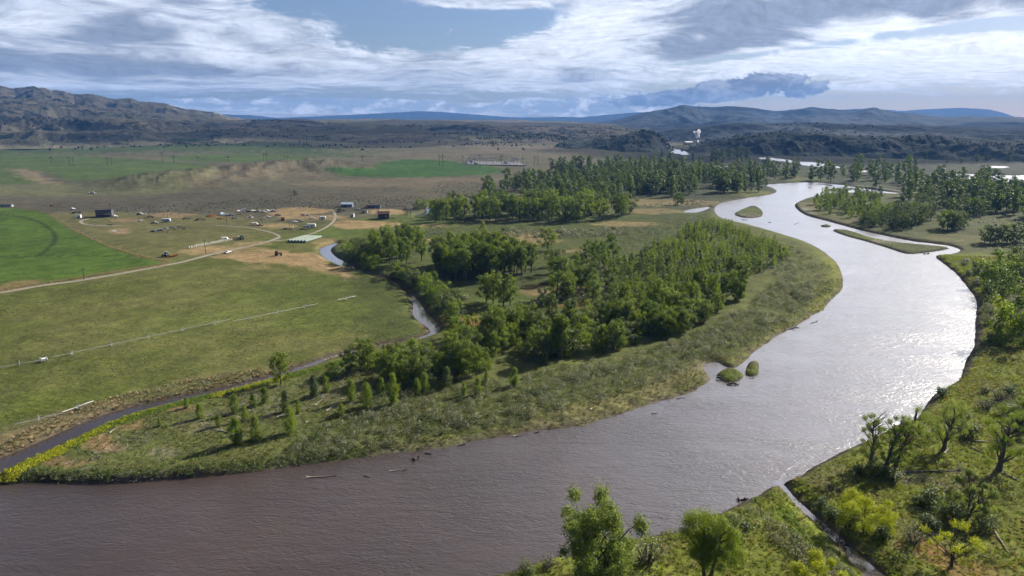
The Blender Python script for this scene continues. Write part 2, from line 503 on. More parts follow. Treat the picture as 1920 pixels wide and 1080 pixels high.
def water_sd(x, y):
    """Signed distance to water, negative in it; and how steep the bank is there (0..1)."""
    d = poly_sd(x, y, RIVER, 60)
    steep = np.zeros(x.shape)
    m = d < 59
    if m.any():
        xx, yy = x[m], y[m]
        do, di = seg_dist(xx, yy, RIV_OUT_W), seg_dist(xx, yy, RIV_IN_W)
        ppx, _ = px_of(xx, yy, -1.0)
        spit = ss(560, 380, ppx) * (yy < 170)
        steep[m] = np.where(do < di, 1.0, spit)
    for p in ISLES:
        di = poly_sd(x, y, p, 60)
        d = np.maximum(d, -di)
    for p in FAR_WATER:
        d = np.minimum(d, poly_sd(x, y, p, 60))
    cr = np.full(x.shape, 60.0)
    cb = np.full(x.shape, 0.75)
    for pl, hw, bank in CREEKS:
        lo, hi = pl.min(0) - 60, pl.max(0) + 60
        m = (x > lo[0]) & (x < hi[0]) & (y > lo[1]) & (y < hi[1])
        if m.any():
            q, v = seg_dist(x[m], y[m], pl, hw)
            cb[m] = np.where(q - v < cr[m], bank, cb[m])
            cr[m] = np.minimum(cr[m], q - v)
    steep = np.where(cr < d, cb, steep)
    return np.minimum(d, cr), steep, d, cr

def hills_z(x, y):
    """Rolling ground beyond the bench, and its gullies."""
    r = np.hypot(x, y); az = np.degrees(np.arctan2(x, y))
    left = ss(19, 6, az)
    k = ss(1500, 2700, r) * left
    z = k * (40 * (fbm(x / 700, y / 700, 3, 4) - 0.42) + 26 * (fbm(x / 260, y / 260, 33, 3) - 0.5))
    z = z - k * 24 * ridged(x / 460, y / 460, 9, 4) ** 3
    # pale eroded bluff below the bench
    q = P([330, 390, 440, 500, 560, 620], [343, 338, 332, 322, 316, 318])[:, :2]
    dd = seg_dist(x, y, q)
    z = z + 13 * ss(130, 10, dd) * (0.35 + ridged(x / 45, y / 90, 5, 3))
    return z

def ground_z(x, y, full=False):
    d, steep, dr, cr = water_sd(x, y)
    r = np.hypot(x, y)
    rag = (fbm(x / 6, y / 6, 2, 4) - 0.5) * 3.4 * ss(700, 200, r) * ss(0, 6, np.abs(d) + 2)
    near_isle = np.zeros(x.shape)
    for p in ISLES[3:]:
        near_isle = np.maximum(near_isle, ss(8, 3, poly_sd(x, y, p, 60)))
    d2 = d + rag * np.where(cr < dr, 0.35, 1.75 - 0.9 * steep) * (1 - 0.85 * near_isle) + 0.4 * near_isle
    wid = 11 * (1 - steep) + 3.0 * steep
    b = base_z(x, y)
    sm = 0.30 * (fbm(x / 14, y / 14, 31, 4) - 0.5) + 0.9 * (fbm(x / 60, y / 60, 37, 3) - 0.5)
    bar = np.zeros(x.shape)
    for p in ISLES:
        bar = np.maximum(bar, ss(20, 0, poly_sd(x, y, p, 60)))
    wid = wid * (1 - bar) + 2.5 * bar
    rise = np.clip(d2 / wid, 0, 1)
    top = b + hills_z(x, y) + sm * ss(0, 14, d)
    top = top * (1 - bar) + bar * np.minimum(top, -0.55)
    z = np.where(d2 > 0, WL + (top - WL) * rise * (2 - rise), WL + np.maximum(d2 * 0.5, -2.5))
    return (z, d2, steep, dr, cr) if full else z

# ------------------------------------------------------------------ colours of the land (albedo)
C_PAST = (0.106, 0.122, 0.030); C_PAST2 = (0.134, 0.132, 0.046)
C_HAY = (0.072, 0.120, 0.018); C_TAN = (0.35, 0.25, 0.13); C_SAGE = (0.105, 0.098, 0.064); C_HILL = (0.118, 0.110, 0.072)
C_BAR = (0.105, 0.118, 0.036); C_LUSH = (0.150, 0.172, 0.030); C_MUD = (0.125, 0.098, 0.070); C_GRAV = (0.27, 0.25, 0.21); C_FLOOR = (0.075, 0.092, 0.026)
C_RUST = (0.27, 0.135, 0.065); C_FIELD = (0.078, 0.112, 0.034); C_VALLEY = (0.060, 0.070, 0.036)

def E(cx, cy, rx, ry, rot=0.0, n=18):
    a = np.linspace(0, 2 * pi, n, endpoint=False)
    c, s = math.cos(R(rot)), math.sin(R(rot))
    return [(cx + rx * math.cos(t) * c - ry * math.sin(t) * s, cy + rx * math.cos(t) * s + ry * math.sin(t) * c) for t in a]

def region_list():
    L = []                                    # (polygon in the photograph, albedo, soft edge in metres, raggedness in metres, strength)
    def a(p, c, soft=3, rag=3, k=1.0): L.append((p, c, soft, rag, k))
    # far bench
    a([(-300, 262), (150, 258), (420, 262), (600, 275), (700, 292), (560, 292), (380, 284), (200, 288), (-300, 288)], (0.062, 0.088, 0.032), 60, 90)
    a([(-300, 287), (100, 290.5), (200, 296), (290, 300), (400, 311), (460, 318), (430, 326), (330, 333), (220, 337), (130, 339), (80, 322), (0, 315), (-300, 312)], C_FIELD, 6, 8)
    a([(-300, 319), (0, 318), (40, 326), (85, 341), (0, 346), (-300, 350)], C_FIELD, 5, 6)
    a([(300, 294), (420, 289), (560, 291), (600, 298), (520, 304), (370, 304)], C_FIELD, 10, 15)
    a([(610, 325), (700, 321), (715, 304), (790, 299), (860, 304), (935, 315), (928, 325), (850, 330), (700, 333)], (0.045, 0.10, 0.022), 6, 8)
    a([(20, 320), (60, 320), (110, 345), (140, 352), (90, 350)], (0.24, 0.19, 0.12), 8, 10, 0.7)
    a([(-300, 350), (100, 345), (300, 345), (420, 335), (330, 365), (100, 368), (-300, 366)], (0.135, 0.14, 0.07), 15, 15, 0.8)
    for cx, cy, rx, ry in ((380, 350, 40, 6), (430, 343, 40, 6), (480, 335, 50, 6), (530, 325, 40, 5), (560, 332, 50, 4)):
        a(E(cx, cy, rx, ry), (0.17, 0.130, 0.088), 8, 14, 0.4)
    a([(620, 338), (900, 332), (930, 342), (820, 352), (600, 350), (560, 345)], (0.17, 0.14, 0.095), 12, 20, 0.6)
    a([(150, 395), (420, 372), (620, 378), (780, 375), (790, 400), (640, 395), (420, 392), (250, 410)], (0.078, 0.074, 0.054), 8, 14, 0.8)
    a([(-100, 380), (60, 372), (200, 366), (420, 360), (620, 352), (760, 352), (800, 375), (600, 380), (400, 376), (200, 392), (0, 388)], (0.095, 0.084, 0.060), 10, 18, 0.7)
    # left pivot of hay, its wheel track and the lane
    a([(-400, 388), (0, 390), (45, 392), (95, 402), (128, 424), (160, 442), (215, 465), (262, 480), (312, 491), (296, 499), (235, 506), (160, 518), (80, 531), (0, 541), (-400, 590)], C_HAY, 2.0, 2.0)
    # meadow by the farm
    a([(95, 400), (250, 398), (470, 410), (520, 436), (430, 470), (318, 490), (215, 463), (130, 424)], (0.135, 0.13, 0.05), 4, 6, 0.8)
    a([(600, 425), (800, 395), (870, 420), (700, 440), (560, 452)], (0.10, 0.135, 0.03), 4, 6, 0.8)
    for cx, cy, rx, ry in ((225, 433, 30, 6), (320, 402, 50, 5), (230, 412, 25, 4)):
        a(E(cx, cy, rx, ry), (0.27, 0.19, 0.115), 3, 6, 0.8)
    for cx, cy, rx, ry, k in ((560, 396, 60, 7, .9), (590, 408, 70, 5, .6), (680, 421, 62, 8, .95), (520, 424, 40, 5, .7), (430, 466, 70, 6, .55), (470, 456, 30, 4, .6), (385, 470, 40, 6, .6),
                              (725, 397, 36, 5, .9), (610, 455, 22, 9, .6), (540, 404, 30, 5, .6), (800, 424, 40, 3, .6), (905, 440, 60, 4, .5)):
        a(E(cx, cy, rx, ry), C_TAN, 3, 5, k * 0.9)
    a([(405, 482), (450, 472), (520, 470), (590, 476), (622, 492), (650, 507), (682, 526), (655, 524), (610, 508), (540, 495), (470, 491)], C_TAN, 3.0, 5, 0.95)
    a([(440, 500), (500, 496), (520, 503), (470, 508)], C_TAN, 3, 5, 0.4)
    a([(0, 535), (40, 524), (80, 526), (40, 540), (0, 546)], (0.24, 0.17, 0.08), 3, 3, 0.7)
    # pasture blotches
    for cx, cy, rx, ry, c, k in ((150, 570, 200, 22, C_PAST2, .5), (560, 545, 110, 20, (0.10, 0.135, 0.03), .6), (380, 600, 240, 22, (0.10, 0.125, 0.028), .45), (120, 640, 130, 20, C_PAST2, .5),
                                 (300, 690, 220, 20, C_PAST2, .3), (70, 770, 130, 26, (0.12, 0.15, 0.025), .7), (650, 590, 90, 24, (0.11, 0.145, 0.03), .7), (520, 640, 160, 12, C_PAST2, .4), (330, 530, 120, 10, (0.11, 0.13, 0.03), .5)):
        a(E(cx, cy, rx, ry, -8), c, 14, 18, k)
    # strip along the creek
    a([(0, 800), (170, 757), (330, 712), (500, 690), (620, 660), (770, 625), (800, 632), (640, 662), (480, 712), (300, 754), (150, 800), (40, 850), (-60, 880)], (0.15, 0.135, 0.07), 2, 3, 0.55)
    a([(-60, 850), (0, 818), (110, 772), (200, 750), (240, 752), (140, 800), (30, 850), (-40, 890)], (0.21, 0.155, 0.09), 1.5, 3, 0.6)
    # the long point bar between creek and river
    a([(-80, 925), (0, 890), (100, 848), (220, 790), (350, 754), (480, 720), (640, 674), (800, 640), (900, 600), (1060, 580), (1240, 540), (1260, 470), (1340, 400), (1600, 480), (1600, 560), (1400, 720), (1100, 840), (700, 900), (300, 930)], C_BAR, 4, 6)
    a([(800, 640), (720, 640), (660, 510), (640, 450), (900, 420), (1200, 400), (1330, 400), (1260, 480), (1240, 540), (1060, 580), (900, 600)], C_FLOOR, 5, 8)
    for cx, cy, rx, ry, c, k in ((860, 603, 45, 8, C_RUST, .8), (1040, 545, 70, 9, C_TAN, .55), (1060, 570, 40, 7, C_RUST, .5), (850, 452, 60, 6, C_TAN, .55), (960, 440, 90, 6, C_TAN, .6), (1060, 470, 50, 5, C_TAN, .5), (1180, 420, 70, 5, C_TAN, .5),
                                 (700, 470, 14, 12, C_TAN, .7), (930, 560, 60, 12, (0.10, 0.13, 0.03), .8), (1240, 380, 110, 7, (0.19, 0.155, 0.075), .8), (1220, 396, 60, 5, C_TAN, .4), (1000, 452, 50, 5, C_TAN, .5),
                                 (1130, 500, 20, 10, (0.16, 0.14, 0.1), .5), (1140, 540, 24, 5, C_GRAV, .4), (1000, 405, 200, 6, (0.09, 0.12, 0.03), .8)):
        a(E(cx, cy, rx, ry), c, 3, 6, k)
    for cx, cy, rx, ry, c, k in ((190, 828, 48, 15, (0.36, 0.22, 0.125), .6), (110, 868, 55, 12, (0.33, 0.2, 0.115), .55), (345, 764, 40, 10, (0.30, 0.185, 0.105), .55), (240, 800, 26, 7, (0.36, 0.22, 0.12), .5), (310, 846, 22, 8, (0.33, 0.29, 0.21), .45),
                                 (560, 700, 40, 5, (0.24, 0.15, 0.09), .6), (600, 745, 50, 8, (0.15, 0.125, 0.08), .5), (440, 770, 40, 10, (0.16, 0.13, 0.08), .4), (150, 896, 90, 5, C_GRAV, .6), (250, 893, 60, 4, C_GRAV, .5),
                                 (370, 800, 40, 8, (0.17, 0.145, 0.095), .5), (690, 725, 60, 8, (0.12, 0.10, 0.07), .6)):
        a(E(cx, cy, rx, ry), c, 1.5, 3, k)
    a([(520, 890), (800, 850), (1100, 792), (1330, 720), (1480, 625), (1585, 540), (1585, 505), (1560, 500), (1530, 560), (1400, 650), (1200, 745), (950, 800), (600, 860)], (0.125, 0.135, 0.036), 4, 5, 0.9)
    a([(900, 810), (1080, 770), (1250, 700), (1330, 660), (1300, 700), (1200, 745), (1050, 795)], (0.21, 0.18, 0.10), 3, 6, 0.5)
    a([(1520, 460), (1590, 500), (1590, 555), (1540, 590), (1500, 600), (1545, 540), (1545, 490)], (0.15, 0.165, 0.028), 4, 5, 0.8)
    a(E(1385, 399, 8, 5) , C_GRAV, 2, 2, 0.3)
    # right bank and the far side of the river
    a([(1740, 470), (1800, 478), (2600, 470), (2600, 1300), (850, 1300), (850, 1100), (1400, 935), (1720, 780), (1840, 640), (1840, 560)], C_LUSH, 4, 5)
    a([(1480, 370), (1700, 360), (2400, 340), (2400, 478), (1790, 470), (1500, 410)], (0.085, 0.095, 0.034), 6, 8)
    for cx, cy, rx, ry, c, k in ((1790, 448, 50, 10, (0.15, 0.145, 0.06), .7), (1690, 1025, 34, 16, (0.30, 0.155, 0.07), .8), (1810, 1065, 30, 9, (0.30, 0.17, 0.08), .6), (1650, 1000, 30, 8, (0.26, 0.14, 0.07), .5), (1560, 890, 55, 16, (0.14, 0.135, 0.055), .8),
                                 (1580, 930, 40, 16, (0.15, 0.13, 0.06), .6), (1850, 840, 60, 30, (0.135, 0.17, 0.02), .6), (1780, 960, 70, 24, (0.16, 0.145, 0.05), .5), (1480, 960, 30, 16, (0.07, 0.14, 0.012), .8), (1580, 1060, 30, 30, (0.07, 0.135, 0.014), .7),
                                 (1290, 1010, 60, 16, (0.14, 0.155, 0.02), .8), (1840, 720, 80, 16, (0.15, 0.15, 0.035), .6), (1790, 510, 24, 14, (0.13, 0.14, 0.04), .6), (1515, 385, 24, 8, (0.17, 0.15, 0.085), .7), (1570, 415, 60, 5, (0.14, 0.125, 0.07), .6),
                                 (1510, 395, 12, 8, C_GRAV, .5), (1400, 396, 30, 9, (0.11, 0.12, 0.045), .9), (1405, 403, 22, 4, (0.17, 0.15, 0.12), .8), (1660, 460, 110, 12, (0.10, 0.105, 0.05), .9), (1655, 451, 40, 5, C_GRAV, .5),
                                 (1620, 400, 60, 6, (0.12, 0.15, 0.035), .6), (1400, 362, 50, 5, (0.14, 0.15, 0.045), .8), (1490, 335, 60, 5, (0.12, 0.13, 0.05), .7)):
        a(E(cx, cy, rx, ry), c, 3, 5, k)
    return L

def ground_colour(x, y, z, d, steep, dr, cr, ext=True):
    r = np.hypot(x, y); az = np.degrees(np.arctan2(x, y))
    C = np.zeros((len(x), 3)); C[:] = C_PAST
    def lay(w, c):
        w = w[:, None]
        C[:] = C * (1 - w) + np.array(c) * w
    n40 = fbm(x / 40, y / 40, 51, 4); n8 = fbm(x / 8, y / 8, 53, 4)
    lay(ss(0.45, 0.62, n40) * 0.6, C_PAST2)
    lay(ss(480, 640, r) * ss(14, 4, az), C_SAGE)
    lay(ss(1000, 1500, r) * ss(14, 4, az), C_HILL)
    lay(ss(520, 700, r) * ss(4, 14, az), C_VALLEY)
    lay(ss(1100, 1600, r) * ss(8, 14, az), (0.040, 0.046, 0.030))
    hn = fbm(x / 260, y / 260, 61, 5)
    lay(ss(0.5, 0.7, hn) * ss(1200, 2000, r) * 0.6, (0.115, 0.115, 0.066))
    lay(ss(0.46, 0.3, hn) * ss(1200, 2000, r) * 0.5, (0.20, 0.155, 0.125))
    lx, ly = (fbm(x / 9, y / 9, 71, 4) - 0.5), (fbm(x / 30, y / 30, 73, 3) - 0.5)
    for p, c, soft, rag, k in region_list():
        pw = W(smooth(p, 2, True)) if len(p) < 14 else W(p)
        dd = poly_sd(x, y, pw, max(60.0, soft * 2 + rag * 3))
        m = dd < soft + rag * 2
        if not m.any(): continue
        w = np.zeros(len(x))
        w[m] = ss(soft, -soft, dd[m] + rag * 2.6 * lx[m] + rag * 1.6 * ly[m]) * k
        lay(w, c)
    hp = W([(0, 390), (95, 402), (312, 491), (235, 506), (0, 541), (-400, 590), (-400, 388)])
    cen = W([(-60, 440)])[0]
    ring = vnoise(np.hypot(x - cen[0], y - cen[1]) / 2.4, np.zeros(len(x)), 90) * 0.6 + fbm(x / 18, y / 30, 92, 3) * 0.4
    m = inside(x, y, hp)
    C[m] *= (0.78 + 0.44 * ring[m])[:, None]
    # wheel tracks in the hay
    tr = W(smooth([(-40, 402), (0, 403), (40, 407), (75, 417), (97, 432), (104, 447), (98, 459), (86, 470), (72, 480)], 4))
    q = seg_dist(x, y, tr); lay(ss(2.2, 0.8, q) * 0.75, (0.03, 0.045, 0.012))
    tr = W([(-50, 481), (0, 481), (130, 480), (262, 479)])
    q = seg_dist(x, y, tr); lay(ss(1.6, 0.6, q) * 0.7, (0.028, 0.05, 0.01))
    # old vehicle tracks below the yard
    for tr in ([(595, 492), (640, 507), (665, 518)], [(590, 496), (630, 512), (662, 526)]):
        q = seg_dist(x, y, W(smooth(tr, 3))); lay(ss(1.2, 0.4, q) * 0.5, (0.16, 0.12, 0.07))
    # banks: mud and gravel by the water, steep ones laid darker
    wn = fbm(x / 3, y / 3, 81, 3)
    k = (r < 900) & (d < 9)
    w = np.where(k, ss(0.5 + 3.4 * ss(0.42, 0.62, wn) * (1 - steep), 0.0, d - 1.2 * steep), 0.0)
    lay(np.clip(w, 0, 1) * 0.85, C_MUD)
    lay(np.where(k & (dr < 9), ss(4, 1, dr) * (1 - steep) * ss(0.5, 0.6, n8) * 0.4, 0), (0.17, 0.15, 0.11))
    lay(np.where(k, ss(2.4, 1.4, d) * ss(0.6, 1.0, steep), 0.0) * 0.8, (0.06, 0.05, 0.035))
    # mottling
    sh = 0.75 + 0.5 * fbm(x / 2.2, y / 2.2, 91, 3)
    C *= (1 + (sh - 1) * ss(600, 200, r) )[:, None]
    C *= (0.82 + 0.36 * n8)[:, None] * (0.86 + 0.28 * n40)[:, None]
    return C

def polar_grid(azs, rs):
    A, Rr = np.meshgrid(azs, rs)
    x, y = (np.sin(A) * Rr).ravel(), (np.cos(A) * Rr).ravel()
    na, nr = len(azs), len(rs)
    i = np.arange(nr - 1)[:, None] * na + np.arange(na - 1)[None, :]
    f = np.stack([i, i + 1, i + na + 1, i + na], -1).reshape(-1, 4)
    return x, y, f[:, ::-1]

def col_attr(me, C):
    a = me.color_attributes.new('Col', 'FLOAT_COLOR', 'POINT')
    a.data.foreach_set('color', np.hstack([C, np.ones((len(C), 1))]).astype(np.float32).ravel())

def ground_material():
    m, t = material('meadow_ground')
    tc = t.n('ShaderNodeTexCoord').outputs['Object']
    c = t.n('ShaderNodeVertexColor', layer_name='Col').outputs[0]
    n1 = t.noise(tc, 0.9, 6, 0.65); n2 = t.noise(tc, 0.12, 6, 0.6, 0.3); n3 = t.noise(tc, 0.013, 5, 0.6)
    stretch = t.n('ShaderNodeMapping', {'Vector': tc, 'Rotation': (0, 0, R(20)), 'Scale': (0.7, 1.2, 1)}).outputs[0]
    n4 = t.noise(stretch, 0.55, 5, 0.65)
    k = t.add(t.mul(n1, 0.55), t.mul(n2, 0.55), t.mul(n4, 0.5), t.mul(n3, 0.4))
    k = t.ss(0.65, 1.35, k, 0.45, 1.55)
    c = t.mix(1.0, c, t.n('ShaderNodeCombineColor', {0: k, 1: k, 2: k}).outputs[0], 'MULTIPLY')
    warm = t.ss(0.52, 0.70, t.add(t.mul(n4, 0.5), t.mul(n2, 0.5)))
    c = t.mix(t.mul(warm, 0.35), c, t.mix(1.0, c, (1.5, 1.15, 0.9), 'MULTIPLY'))
    bn = t.n('ShaderNodeBump', {'Height': t.add(t.mul(n1, 0.5), n4), 'Strength': 0.8, 'Distance': 0.45})
    p = t.n('ShaderNodeBsdfPrincipled', {'Base Color': c, 'Roughness': 0.95, 'Specular IOR Level': 0.1, 'Normal': bn.outputs[0]})
    t.n('ShaderNodeOutputMaterial', {'Surface': p.outputs[0]})
    return m

def build_ground():
    q = FINE
    azf = np.arange(-41.5, 45.01, 0.062 * q)
    azs = R(1) * np.concatenate([np.arange(-180, -42, 4.0), np.arange(-60, -42, 1.5)[12:], azf, np.arange(46, 181, 4.0)])
    azs = np.unique(azs)
    dep = np.concatenate([[80, 70, 60, 52, 46, 42, 40], np.arange(38.5, 1.15, -0.055 * q)])
    rs = np.concatenate([80 / np.tan(R(1) * dep), np.geomspace(4000, 60000, 150)])
    x, y, f = polar_grid(azs, rs)
    z, d, steep, dr, cr = ground_z(x, y, True)
    C = ground_colour(x, y, z, d, steep, dr, cr)
    me = mesh_np('ground', np.stack([x, y, z], 1), f, ground_material(), True)
    col_attr(me, C)
    go = link('ground', me)
    go.shadow_terminator_geometry_offset = 0.6; go.shadow_terminator_shading_offset = 0.2
    tag(go, 'valley floor of pasture, hay fields, sagebrush and river banks', kind='structure')
FINE = 1.2

def build_water():
    m, t = material('river_water')
    tc = t.n('ShaderNodeTexCoord').outputs['Object']
    a = t.n('ShaderNodeMapping', {'Vector': tc, 'Rotation': (0, 0, R(35)), 'Scale': (0.8, 1.7, 1)}).outputs[0]
    w1 = t.noise(a, 0.42, 4, 0.6, 0.8); w2 = t.noise(a, 1.5, 3, 0.55, 0.4); w3 = t.noise(tc, 0.05, 3, 0.5)
    flow = t.n('ShaderNodeMapping', {'Vector': tc, 'Rotation': (0, 0, R(-18)), 'Scale': (0.18, 1.0, 1)}).outputs[0]
    w4 = t.noise(flow, 0.09, 4, 0.6, 0.6)                    # current lines
    h = t.add(t.mul(w1, 0.75), t.mul(w2, 0.45))
    h = t.mul(h, t.ss(0.35, 0.65, t.add(t.mul(w3, 0.5), t.mul(w4, 0.5)), 0.50, 1.15))
    bn = t.n('ShaderNodeBump', {'Height': h, 'Strength': 0.42, 'Distance': 0.72})
    c = t.mix(t.ss(0.35, 0.7, t.noise(tc, 0.02, 4, 0.6)), (0.044, 0.030, 0.026), (0.062, 0.041, 0.034))
    p = t.n('ShaderNodeBsdfPrincipled', {'Base Color': c, 'Roughness': 0.24, 'IOR': 1.333, 'Specular IOR Level': 0.5, 'Coat Weight': 1.0, 'Coat Roughness': 0.34, 'Coat IOR': 1.5, 'Coat Normal': bn.outputs[0], 'Normal': bn.outputs[0]})
    t.n('ShaderNodeOutputMaterial', {'Surface': p.outputs[0]})
    azs = R(1) * np.linspace(-180, 180, 97)
    rs = np.geomspace(30, 9000, 60)
    x, y, f = polar_grid(azs, rs)
    me = mesh_np('river_water', np.stack([x, y, np.full(len(x), WL)], 1), f, m, True)
    # the creeks run smooth: a calm sheet just over the river's level
    m2, t2 = material('creek_water')
    tc2 = t2.n('ShaderNodeTexCoord').outputs['Object']
    b2 = t2.n('ShaderNodeBump', {'Height': t2.noise(tc2, 0.9, 3), 'Strength': 0.12, 'Distance': 0.25})
    p2 = t2.n('ShaderNodeBsdfPrincipled', {'Base Color': (0.045, 0.034, 0.034), 'Roughness': 0.05, 'IOR': 1.333, 'Coat Weight': 1.0, 'Coat Roughness': 0.12, 'Coat IOR': 1.5, 'Normal': b2.outputs[0], 'Coat Normal': b2.outputs[0]})
    t2.n('ShaderNodeOutputMaterial', {'Surface': p2.outputs[0]})
    for (pl, hw, _), lab in zip(CREEKS, ('smooth creek winding past the farm to the river', 'narrow side creek through the right bank', 'small blue pool beyond the barn', 'small pool before the far wood', 'backwater below the dike')):
        dd = np.gradient(pl, axis=0); nr = np.stack([-dd[:, 1], dd[:, 0]], 1); nr /= np.linalg.norm(nr, axis=1)[:, None]
        v = np.vstack([np.column_stack([pl + nr * (hw + 0.8)[:, None], np.full(len(pl), WL + 0.03)]), np.column_stack([pl - nr * (hw + 0.8)[:, None], np.full(len(pl), WL + 0.03)])])
        n = len(pl); i = np.arange(n - 1)
        tag(link('creek_water', mesh_np('creek_water', v, np.stack([i, i + n, i + n + 1, i + 1], 1), m2, True)), lab, kind='structure')
    tag(link('river_water', me), 'muddy brown river and creek water shining towards the sun', kind='structure')

# ------------------------------------------------------------------ hills and mountains
def hill_material(name, grass, dry, rock, tree, tscale, tree_lo, tree_hi):
    m, t = material(name)
    tc = t.n('ShaderNodeTexCoord').outputs['Object']
    n1 = t.noise(tc, 0.0022, 6, 0.6, 0.4); n2 = t.noise(tc, 0.011, 6, 0.62, 0.2)
    c = t.mix(t.ss(0.42, 0.62, n1), grass, dry)
    nz = t.n('ShaderNodeSeparateXYZ', {0: t.n('ShaderNodeNewGeometry').outputs['Normal']}).outputs[2]
    c = t.mix(t.ss(0.76, 0.60, t.add(nz, t.mul(n2, 0.16), -0.08)), c, rock)
    tn = t.add(t.mul(t.noise(tc, tscale, 5, 0.7), 0.7), t.mul(n1, 0.45))
    c = t.mix(t.ss(tree_lo, tree_hi, tn), c, tree)
    k = t.ss(0.3, 0.7, n2, 0.75, 1.25)
    c = t.mix(1.0, c, t.n('ShaderNodeCombineColor', {0: k, 1: k, 2: k}).outputs[0], 'MULTIPLY')
    bn = t.n('ShaderNodeBump', {'Height': t.add(n2, t.mul(tn, 0.6)), 'Strength': 0.8, 'Distance': 14.0})
    p = t.n('ShaderNodeBsdfPrincipled', {'Base Color': c, 'Roughness': 0.95, 'Specular IOR Level': 0.05, 'Normal': bn.outputs[0]})
    t.n('ShaderNodeOutputMaterial', {'Surface': p.outputs[0]})
    return m

def range_mesh(name, label, sky, Rr, wf, wb, mat, amp=0.22, ns=600.0, base=-12.0, na=700, nr=80, seed=1, jag=0.0, power=1.25, az_pad=0.5):
    """A chain of hills whose crest follows the given skyline at distance Rr (metres; may vary along it)."""
    s = np.array(sky, float)
    d = ray(s[:, 0], s[:, 1]); hd = np.hypot(d[:, 0], d[:, 1])
    az0 = np.arctan2(d[:, 0], d[:, 1]); tan0 = d[:, 2] / hd
    Rs = np.full(len(s), Rr, float) if np.isscalar(Rr) else np.array(Rr, float)
    azs = np.linspace(az0[0] - R(az_pad), az0[-1] + R(az_pad), na)
    crestR = np.interp(azs, az0, Rs)
    crestZ = CAMZ + crestR * np.interp(azs, az0, tan0)
    t = np.concatenate([np.linspace(-1, 0, nr * 2 // 3), np.linspace(0, 1, nr // 3)[1:]])
    A, T = np.meshgrid(azs, t)
    cR, cZ = np.broadcast_to(crestR, A.shape), np.broadcast_to(crestZ, A.shape)
    rr = cR + np.where(T < 0, T * wf, T * wb)
    x, y = np.sin(A) * rr, np.cos(A) * rr
    fall = np.where(T < 0, (1 + T), (1 - T))
    # spurs and gullies carve the flank, dying out at the crest
    rd = ridged(x / ns, y / ns, seed, 5); rf = ridged(x / (ns * 0.28), y / (ns * 0.28), seed + 5, 4)
    f2 = np.clip(fall, 0, 1) ** power
    carve = (1 - f2) * f2 * 4
    h = cZ - base
    z = base + h * f2 + h * amp * carve * (rd - 0.55) * 2 + h * amp * 0.35 * carve ** 0.5 * (rf - 0.5)
    if jag:
        z = z + jag * (fbm(x / 60, y / 60, seed + 9, 4) - 0.5) * f2
    end = np.minimum(ss(0, 0.02, (A - azs[0]) / (azs[-1] - azs[0])), ss(1, 0.98, (A - azs[0]) / (azs[-1] - azs[0])))
    z = base + (z - base) * end
    i = np.arange(len(t) - 1)[:, None] * na + np.arange(na - 1)[None, :]
    f = np.stack([i, i + na, i + na + 1, i + 1], -1).reshape(-1, 4)[:, ::-1]
    me = mesh_np(name, np.stack([x.ravel(), y.ravel(), z.ravel()], 1), f, mat, True)
    return tag(link(name, me), label, kind='structure')

